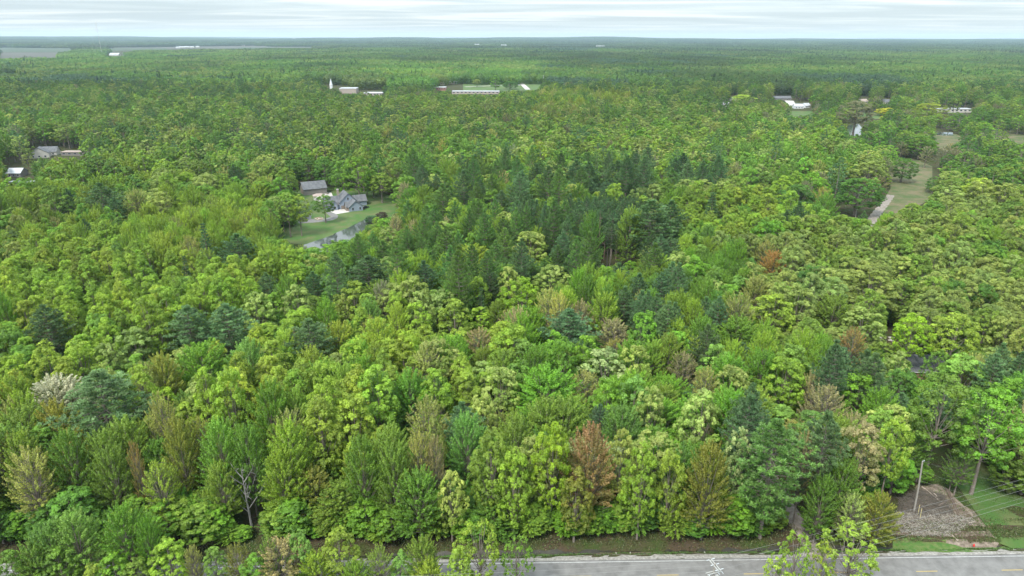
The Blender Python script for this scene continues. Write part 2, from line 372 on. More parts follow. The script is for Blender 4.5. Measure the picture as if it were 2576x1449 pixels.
def plumed(seed, R=4.6, H=20.0, zb=0.22, nsh=120, nlv=58, leaf=0.32, spread=1.0, det=1.0, bare=0.0, twig=0, lift=0.55):
    """crown of many upswept leafy shoots that end in points (young maples, ashes, birches)"""
    r = np.random.default_rng(seed); T = Tree(); z0 = H * zb; hc = H - z0
    nsh = max(20, int(nsh * det ** 0.5)); nlv = max(6, int(nlv * det ** 0.5)); leaf = leaf / det ** 0.5
    k = (np.arange(nsh) + 0.5) / nsh; th = 2.399963 * np.arange(nsh) + r.random(nsh) * 0.5
    ca = -0.62 + 1.62 * k; al = np.arccos(np.clip(ca + 0.05 * r.normal(0, 1, nsh), -0.7, 1)); hgt = (ca + 0.62) / 1.62     # shoots end on a dome, 0 low .. 1 top
    env = R * spread * np.sin(al) ** 0.85 * (0.70 + 0.48 * r.random(nsh)) * (1 + 0.17 * np.sin(2 * th + r.random() * 6 + 2.5 * hgt) + 0.14 * np.sin(3 * th + 1 + 4 * hgt))
    zc = z0 + hc * 0.44; E = np.stack([np.cos(th) * env, np.sin(th) * env, zc + np.cos(al) * hc * np.where(ca > 0, 0.54, 0.44) + hc * 0.09 * (r.random(nsh) - 0.3)], 1)
    L_ = (2.2 + 2.4 * r.random(nsh)) * (R / 4.6)
    S = E * np.array([0.25, 0.25, 1]) - np.stack([0 * env, 0 * env, L_ * lift * (0.15 + 0.95 * hgt) + env * (0.05 + 0.40 * hgt)], 1); S[:, 2] = np.maximum(S[:, 2], z0 * 0.8)
    t = 0.28 + 0.76 * r.random((nsh, nlv)) ** 0.8
    P1 = S * 0.35 + E * 0.65; P1[:, 2] = S[:, 2] * 0.62 + E[:, 2] * 0.38
    tt = t[..., None]; P = (1 - tt) ** 2 * S[:, None] + 2 * tt * (1 - tt) * P1[:, None] + tt ** 2 * E[:, None]
    dirv = unit(2 * (1 - tt) * (P1 - S)[:, None] + 2 * tt * (E - P1)[:, None])
    off = unit(r.normal(0, 1, (nsh, nlv, 3))); wd = (0.62 * (1.12 - t) ** 0.8 + 0.07)[..., None] * (R / 4.6)
    C = (P + off * wd * (0.5 + 0.6 * r.random((nsh, nlv, 1)))).reshape(-1, 3); n = len(C)
    Nn = off.reshape(-1, 3) + (0.5 if det > 0.6 else 0.3) * unit(r.normal(0, 1, (n, 3))) + np.array([0, 0, 0.45]); Tt = dirv.reshape(-1, 3) * 0.9 + off.reshape(-1, 3) * 0.5 + r.normal(0, 0.25, (n, 3))
    keep = r.random(n) > bare
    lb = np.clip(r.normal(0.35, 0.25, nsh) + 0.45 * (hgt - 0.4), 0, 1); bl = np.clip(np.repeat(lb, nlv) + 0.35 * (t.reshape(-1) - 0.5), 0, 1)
    sz = leaf * (0.65 + 0.7 * r.random(n)); shd = shade(n, r, 0.2, np.repeat(1 + 0.12 * r.normal(0, 1, nsh), nlv))
    T.leaves(quads(C[keep], Nn[keep], Tt[keep], sz[keep] * 0.62, sz[keep] * 1.5, r), bl[keep], shd[keep])
    limbs(T, r, H, z0, E[::(4 if twig == 0 else 2)] if det > 0.3 else E[::12], r0=0.22)
    if twig and det > 0.3:
        for i in range(0, nsh):
            T.trunk.tube([S[i], P1[i], E[i]], [0.05, 0.035, 0.012], n=3, cap=False)
            for q in range(twig):
                u = 0.4 + 0.5 * r.random(); p = (1 - u) ** 2 * S[i] + 2 * u * (1 - u) * P1[i] + u * u * E[i]; e = p + unit(r.normal(0, 1, 3) + np.array([0, 0, 1.0])) * (0.7 + 0.9 * r.random())
                T.trunk.tube([p, e], [0.028, 0.01], n=3, cap=False)
    return T

def needle_tree(seed, R=5.0, H=22.0, zb=0.22, whorls=17, per=6, tuft=10, nee=11, leaf=0.42, shape='pine', det=1.0, droop=0.0):
    """tiers of spreading boughs carrying brushes of needles"""
    r = np.random.default_rng(seed); T = Tree(); z0 = H * zb
    if det < 0.6: whorls = int(whorls * 0.6); per = 5; tuft = max(4, int(tuft * 0.55)); nee = 4; leaf = leaf / det ** 0.42
    T.trunk.tube([(0, 0, -0.3), (0.05, 0, H * 0.5), (0, 0.05, H * 0.97)], [0.30, 0.18, 0.03], n=7)
    Cs, Ds, Bl, Sh = [], [], [], []
    for w in range(whorls):
        f = min(1.0, (w + 0.2 * r.random()) / (whorls - 1)); z = z0 + (H * 0.985 - z0) * f
        if shape == 'pine': env = R * (0.30 + 0.78 * np.sin(np.pi * (0.20 + 0.72 * (1 - f) ** 0.8))) * (0.55 if f > 0.93 else 1) * min(1, (1.06 - f) * 1.9)
        else: env = R * (1.03 - f) ** 0.85
        n = per if f < 0.85 else max(3, per - 2)
        a0 = r.random() * 6.28
        for b in range(n):
            a = a0 + 6.283 * b / n + (r.random() - 0.5) * 0.5; ln = max(0.35, env * (0.62 + 0.5 * r.random()))
            up = (0.10 + 0.38 * f + 0.12 * r.random()) if shape == 'pine' else (-0.22 + 0.35 * f)
            e = np.array([math.cos(a) * ln, math.sin(a) * ln, z + ln * up - droop * ln]); s = np.array([0, 0, z]); m = (s + e) / 2 + np.array([0, 0, -0.08 * ln])
            if det > 0.3: T.trunk.tube([s, m, e], [0.06, 0.04, 0.015], n=3, cap=False)
            nt_ = max(2, int(tuft * (0.4 + 0.6 * ln / R))); u = 0.30 + 0.72 * r.random(nt_)
            P = (1 - u[:, None]) ** 2 * s + 2 * (u * (1 - u))[:, None] * m + (u ** 2)[:, None] * e
            side = np.array([-math.sin(a), math.cos(a), 0]); so = (r.random(nt_) - 0.5) * 2 * (0.20 + 0.24 * ln * (1.15 - u))
            P = P + side * so[:, None] + np.array([0, 0, 1]) * (0.10 + 0.18 * r.random((nt_, 1)))
            od = np.array([math.cos(a), math.sin(a), 0]) * 0.7 + side * np.sign(so)[:, None] * 0.45 + np.array([0, 0, 0.35])
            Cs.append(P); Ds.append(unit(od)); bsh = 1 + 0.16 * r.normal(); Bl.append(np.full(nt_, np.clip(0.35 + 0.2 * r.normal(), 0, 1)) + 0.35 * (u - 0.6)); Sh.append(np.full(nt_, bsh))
    P = np.concatenate(Cs); D = np.concatenate(Ds); B = np.clip(np.concatenate(Bl), 0, 1); S = np.concatenate(Sh); nt_ = len(P)
    nd_ = unit(D[:, None] * 0.75 + 0.75 * unit(r.normal(0, 1, (nt_, nee, 3))) + np.array([0, 0, 0.25])); ll = leaf * (0.7 + 0.6 * r.random((nt_, nee)))
    C = (P[:, None] + nd_ * ll[..., None] * 0.55).reshape(-1, 3); n = len(C); ndf = nd_.reshape(-1, 3); ll = ll.reshape(-1)
    Nn = np.cross(ndf, unit(r.normal(0, 1, (n, 3)))) + np.array([0, 0, 0.5])
    T.leaves(quads(C, Nn, ndf, ll * (0.22 if det > .6 else 0.42), ll * 1.35, r), np.repeat(B, nee), shade(n, r, 0.22, np.repeat(S, nee)))
    return T

def dead_tree(seed, H=16.0, n=20, spread=0.5, up=0.6):
    r = np.random.default_rng(seed); T = Tree()
    T.trunk.tube([(0, 0, -0.3), (0.15, 0.1, H * 0.45), (0.3, -0.1, H)], [0.26, 0.17, 0.03], n=7)
    for i in range(n):
        z = H * (0.25 + 0.7 * i / n); a = 2.4 * i + r.random(); ln = (H - z) * spread + 1.2; s = np.array([0.15 * z / H, 0.05, z]); d = np.array([math.cos(a), math.sin(a), up])
        m = s + d * ln * 0.55; e = s + d * ln + np.array([0, 0, 0.15 * ln]); T.trunk.tube([s, m, e], [0.10, 0.06, 0.015], n=4, cap=False)
        for q in range(4):
            u = 0.35 + 0.6 * r.random(); p = s + (e - s) * u; f = p + unit(r.normal(0, 1, 3) + np.array([d[0], d[1], 0.8])) * (0.6 + ln * 0.3 * r.random()); T.trunk.tube([p, f], [0.04, 0.012], n=3, cap=False)
    return T

def crown_data(T):
    V = np.concatenate(T.V); bl = np.concatenate(T.bl); sh = np.concatenate(T.sh); F = np.arange(len(V)).reshape(-1, 4); return V, F, bl, sh
PROTO = {}      # name -> (list of (trunk mesh, crown mesh), nominal height, nominal radius)
MIDS = []; MID_IX = {}
def add_proto(key, fn, n, H, R, lm, **kw):
    out = []
    for i in range(n):
        T = fn(11 + i * 17 + len(key), H=H, R=R, **kw); V, F, bl, sh = crown_data(T)
        cm = mesh_np(key + '_crown', V, F, [lm], {'blend': ('FLOAT', bl), 'leaf_shade': ('FLOAT_COLOR', sh)})
        tm = bpy.data.meshes.new(key + '_trunk'); tm.from_pydata(T.trunk.v, [], T.trunk.f); tm.materials.append(M_BARK); tm.update()
        out.append((tm, cm, T))
    PROTO[key] = (out, H, R)
    return out
def joined(T, lm, name):
    V, F, bl, sh = crown_data(T); me = bpy.data.meshes.new(name)
    tv = T.trunk.v; tf = T.trunk.f; b = len(V)
    me.from_pydata(list(map(tuple, V)) + tv, [], [tuple(f) for f in F.tolist()] + [tuple(i + b for i in f) for f in tf])
    me.materials.append(lm); me.materials.append(M_BARK); me.polygons.foreach_set('material_index', [0] * len(F) + [1] * len(tf)); me.update()
    a = me.attributes.new('blend', 'FLOAT', 'POINT'); a.data.foreach_set('value', np.concatenate([bl, np.zeros(len(tv))]).astype(np.float32))
    a = me.attributes.new('leaf_shade', 'FLOAT_COLOR', 'POINT'); a.data.foreach_set('color', np.concatenate([sh, np.ones((len(tv), 4))]).astype(np.float32).ravel())
    return me
SPEC = {   # key: (builder, material, height, radius, near kwargs)
    'maple':  (plumed,  M_LEAF, 20, 4.6, dict(zb=0.08, nsh=250, nlv=92, leaf=0.215)),
    'round':  (billowy, M_LEAF, 20, 4.6, dict(nl=58, lobe=0.235, ns=9, nlv=44, zb=0.10, leaf=0.20)),
    'oak':    (billowy, M_LEAF, 20, 5.6, dict(nl=74, lobe=0.185, ns=8, nlv=44, flat=0.8, zb=0.18, leaf=0.21)),
    'poplar': (billowy, M_LEAF, 19, 3.9, dict(nl=46, lobe=0.26, cone=0.9, ns=9, nlv=42, zb=0.12, leaf=0.19)),
    'budding': (plumed, M_LEAF, 18, 3.9, dict(zb=0.14, nsh=150, nlv=84, leaf=0.19, bare=0.05, twig=1)),
    'airy':   (billowy, M_LEAF, 22, 5.2, dict(nl=54, lobe=0.21, ns=9, nlv=26, zb=0.30, leaf=0.26, gap=0.06)),
    'sparse': (billowy, M_LEAF, 16, 5.0, dict(nl=80, lobe=0.125, ns=6, nlv=18, zb=0.28, leaf=0.21, gap=0.22)),
    'pine':   (needle_tree, M_NEEDLE, 22, 5.0, dict(whorls=19, per=7, tuft=15, nee=16, leaf=0.40)),
    'spruce': (needle_tree, M_NEEDLE, 18, 3.3, dict(shape='spruce', zb=0.08, whorls=20, per=7, tuft=8, nee=12, leaf=0.34)),
}
for key, (fn, lm, H, R, kw) in SPEC.items(): add_proto(key, fn, 3, H, R, lm, **kw)

STUFF_MESH = []; IX_FULL = {}; IX_MID = {}
for key, (fn, lm, H, R, kw) in SPEC.items():
    for i, (tm, cm, T) in enumerate(PROTO[key][0][:2]):
        IX_FULL.setdefault(key, []).append(len(STUFF_MESH)); STUFF_MESH.append(joined(T, lm, key + '_whole'))
    for i in range(3):
        T = fn(101 + i * 13 + len(key), H=H, R=R, det=0.24, **kw); IX_MID.setdefault(key, []).append(len(STUFF_MESH)); STUFF_MESH.append(joined(T, lm, key + '_distant'))

# groves: patches of far woodland, each with its own mixture of crowns
def grove(seed, size, n, q, leaf, conifer=0.1, hmul=1.0):
    r = np.random.default_rng(seed); g = int(math.sqrt(n)); Vs = []; B = []; S = []
    ij = np.stack(np.meshgrid(np.arange(g), np.arange(g)), -1).reshape(-1, 2); xy = (ij + 0.5 + 0.75 * (r.random((g * g, 2)) - 0.5)) / g * size - size / 2
    for x, y in xy:
        con = r.random() < conifer; R = size / g * (0.62 + 0.25 * r.random()) * (0.62 if con else 1); h = (16 + 6 * r.random() + (3 if con else 0)) * hmul; hc = h * 0.5
        D = unit(r.normal(0, 1, (q, 3)) * np.array([1, 1, 0.9]) + np.array([0, 0, 0.55]))
        if con: u = r.random(q); C = np.stack([D[:, 0] * R * (1 - u), D[:, 1] * R * (1 - u), h * (0.35 + 0.65 * u)], 1)
        else: C = D * np.array([R, R, hc]) * (0.82 + 0.22 * r.random((q, 1))) + np.array([0, 0, h - hc])
        C = C + np.array([x, y, 0]); sz = leaf * (0.7 + 0.6 * r.random(q))
        Vs.append(quads(C, D + 0.45 * unit(r.normal(0, 1, (q, 3))), r.normal(0, 1, (q, 3)) , sz, sz * 1.2, r))
        v = 1 + 0.13 * r.normal(); hue = r.normal() * 0.08; col = np.array([v * (1 + hue), v, v * (1 - hue * 0.5), 1])
        if con: col = np.array([0.50, 0.58, 0.75, 1]) * (0.9 + 0.2 * r.random())
        s_ = col * (1 + 0.18 * (r.random((q, 1)) - 0.5)); s_[:, 3] = 1
        B.append(np.repeat(np.clip(r.normal(0.4, 0.3) + 0.2 * r.normal(0, 1, q), 0, 1), 4)); S.append(np.repeat(s_, 4, 0))
    V = np.concatenate(Vs); return mesh_np('grove', V, np.arange(len(V)).reshape(-1, 4), [M_LEAF], {'blend': ('FLOAT', np.concatenate(B)), 'leaf_shade': ('FLOAT_COLOR', np.concatenate(S))})
IX_G1 = []; IX_G2 = []
for i in range(5): IX_G1.append(len(STUFF_MESH)); STUFF_MESH.append(grove(300 + i, 62, 49, 190, 1.35, (0.0, 0.04, 0.16, 0.03, 0.0)[i]))
for i in range(4): IX_G2.append(len(STUFF_MESH)); STUFF_MESH.append(grove(400 + i, 132, 196, 40, 2.9, (0.0, 0.05, 0.15, 0.0)[i]))
STUFF_OBJ = []
for i, me in enumerate(STUFF_MESH): STUFF_OBJ.append(bpy.data.objects.new('tree_shape_%s' % me.name, me))     # never linked to the scene: shapes only
for i, me in enumerate(STUFF_MESH): me.use_fake_user = False

# ------------------------------------------------------------------ colours of spring foliage: (words, new leaves, older leaves)
PAL = {
    'lime': ('lime green', (.180, .300, .030), (.250, .370, .046)),
    'yellow': ('yellow-green', (.215, .305, .036), (.300, .390, .058)),
    'vivid': ('vivid lime', (.205, .335, .014), (.290, .415, .020)),
    'bright': ('bright green', (.125, .262, .026), (.175, .335, .036)),
    'green': ('mid green', (.105, .215, .030), (.155, .290, .042)),
    'deep': ('deep green', (.062, .150, .024), (.098, .205, .032)),
    'olive': ('olive green', (.140, .225, .032), (.210, .310, .050)),
    'oakt':   ('tan-green', (.185, .250, .066), (.300, .365, .120)),
    'cream': ('cream and green', (.180, .270, .055), (.370, .440, .165)),
    'silver': ('silvery white-green', (.150, .250, .075), (.480, .570, .280)),
    'mint': ('mint green', (.125, .240, .048), (.190, .330, .080)),
    'rust': ('rust red', (.200, .200, .040), (.380, .215, .095)),
    'pink':   ('pinkish tan', (.260, .270, .095), (.410, .345, .190)),
    'tan': ('pale tan', (.240, .280, .070), (.370, .380, .140)),
    'bronze': ('bronze olive', (.180, .230, .032), (.280, .270, .055)),
    'white':  ('white blossoming', (.260, .300, .180), (.600, .600, .540)),
    'grey': ('grey-brown', (.190, .190, .120), (.270, .260, .190)),
    'gold':   ('golden yellow', (.330, .330, .030), (.480, .420, .030)),
    'bluep': ('blue-green', (.085, .165, .072), (.150, .245, .115)),
    'darkp': ('dark green', (.065, .138, .052), (.110, .200, .080)),
    'midp': ('soft green', (.090, .190, .055), (.150, .260, .085)),
    'purple': ('dark purple', (.040, .018, .022), (.060, .025, .030)),
}
KIND = {'maple': ('maple_tree', 'maple with upswept shoots', 'tree'), 'round': ('maple_tree', 'rounded maple', 'tree'), 'oak': ('oak_tree', 'broad oak', 'tree'),
        'poplar': ('poplar_tree', 'poplar with small lobes', 'tree'), 'budding': ('budding_tree', 'thin half-bare tree', 'tree'), 'airy': ('open_crowned_tree', 'open-crowned tree', 'tree'),
        'sparse': ('open_crowned_tree', 'open-crowned tree', 'tree'), 'pine': ('pine_tree', 'feathery pine', 'pine'), 'spruce': ('spruce_tree', 'pointed spruce', 'spruce'), 'stem': ('pine_tree', 'pine on a long bare trunk', 'pine')}
SPEC['stem'] = (needle_tree, M_NEEDLE, 24, 3.8, dict(zb=0.52, whorls=12))
add_proto('stem', needle_tree, 2, 24, 3.8, M_NEEDLE, zb=0.52, whorls=12)
for i, (tm, cm, T) in enumerate(PROTO['stem'][0]):
    IX_FULL.setdefault('stem', []).append(len(STUFF_MESH)); m_ = joined(T, M_NEEDLE, 'stem_whole'); STUFF_MESH.append(m_); STUFF_OBJ.append(bpy.data.objects.new('tree_shape_' + m_.name, m_))
IX_MID['stem'] = IX_FULL['stem']

def tints(pal, r, j=0.10):
    v = 1 + j * r.normal(); h = 0.05 * r.normal()
    f = np.array([v * (1 + h) * 1.04, v * 1.055, v * (1 - h) * (0.82 if pal in ('white', 'silver', 'pink', 'purple', 'bluep', 'darkp') else 0.68)]); return [float(c) for c in np.clip(np.array(PAL[pal][1]) * f, 0.005, 0.9)], [float(c) for c in np.clip(np.array(PAL[pal][2]) * f, 0.005, 0.9)]

# ------------------------------------------------------------------ what stands where: open ground seen between the trees (measured on the photo)
OPEN = [
    [(752, 470), (830, 460), (880, 492), (925, 505), (985, 503), (1002, 520), (985, 536), (968, 542), (930, 562), (880, 596), (840, 612), (800, 622), (755, 628), (735, 606), (700, 602), (690, 590), (776, 560), (788, 520), (752, 502)],
    [(2184, 562), (2222, 510), (2244, 480), (2250, 412), (2290, 415), (2330, 436), (2328, 490), (2290, 512), (2226, 540), (2186, 575)],
    [(2215, 1300), (2255, 1262), (2300, 1236), (2345, 1225), (2420, 1262), (2576, 1262), (2640, 1262), (2640, 1420), (2225, 1420)],
    [(2350, 1160), (2460, 1170), (2460, 1262), (2330, 1262)],
    [(2134, 313), (2166, 313), (2166, 340), (2134, 340)],
    [(1172, 204), (1360, 203), (1352, 226), (1232, 230), (1172, 228)],
    [(0, 118), (180, 119), (180, 130), (0, 131)], [(0, 134), (140, 133), (140, 144), (0, 146)],
    [(278, 118), (640, 113), (640, 122), (420, 124), (278, 127)], [(640, 115), (900, 117), (900, 120), (640, 120)], [(270, 132), (305, 131), (305, 141), (270, 141)],
    [(2357, 346), (2400, 346), (2425, 358), (2360, 358)], [(2530, 338), (2576, 347), (2576, 358), (2535, 350)],  
    [(80, 372), (205, 377), (205, 396), (84, 398)], [(14, 418), (56, 414), (56, 445), (16, 447)], [(20, 454), (84, 454), (84, 467), (20, 465)],
    [(5, 172), (46, 172), (46, 181), (5, 181)],
    [(850, 218), (900, 218), (900, 235), (856, 235)], [(913, 232), (962, 232), (962, 239), (913, 239)], [(1097, 217), (1122, 217), (1122, 228), (1097, 228)], [(1106, 205), (1150, 204), (1150, 214), (1106, 216)], [(1135, 227), (1258, 226), (1258, 236), (1137, 236)], [(820, 204), (848, 204), (848, 220), (820, 220)],
    [(1842, 240), (1853, 240), (1853, 252), (1842, 252)], [(1947, 237), (1990, 237), (1990, 250), (1947, 250)], [(1982, 254), (2037, 256), (2037, 270), (1990, 268)], [(2162, 242), (2186, 242), (2186, 258), (2162, 258)], [(2223, 247), (2238, 247), (2238, 258), (2223, 258)], [(2356, 272), (2445, 272), (2445, 282), (2356, 281)], [(1815, 259), (1833, 259), (1833, 267), (1815, 267)], [(1990, 283), (2040, 283), (2040, 292), (1990, 292)], [(2160, 288), (2215, 288), (2215, 298), (2160, 298)],
    [(2318, 922), (2342, 922), (2342, 944), (2318, 944)], [(2212, 832), (2248, 832), (2248, 856), (2212, 856)],
    [(2080, 537), (2104, 537), (2104, 552), (2080, 552)], [(2352, 330), (2396, 333), (2396, 343), (2352, 341)],
    [(602, 1186), (646, 1186), (648, 1325), (606, 1325)], [(2128, 470), (2176, 470), (2172, 548), (2136, 548)],
]
GAP = [(1503, 548), (1592, 552), (1592, 652), (1512, 660)]     # dark opening in the pine wood; the stems behind it show
def inpoly(px, py, poly):
    px = np.asarray(px, float); py = np.asarray(py, float); c = np.zeros(px.shape, bool); n = len(poly)
    for i in range(n):
        x1, y1 = poly[i]; x2, y2 = poly[i - 1]
        if y1 == y2: continue
        k = ((y1 > py) != (y2 > py)) & (px < (x2 - x1) * (py - y1) / (y2 - y1) + x1); c ^= k
    return c
def covers(x, y, h, R, polys, dmax=1e9):
    """would a tree of height h and radius R standing at x, y hide any of these openings"""
    bad = np.zeros(np.shape(x), bool)
    for zf in (1.0, 0.85, 0.65, 0.45, 0.2, 0.02):
        for dx in (-0.8, 0, 0.8):
            if zf == 1.0 and dx != 0: continue
            a, b_, _ = proj(x + dx * R, y, h * zf)
            for P in polys: bad |= inpoly(a, b_, P)
    return bad & (np.hypot(x, y) < dmax)

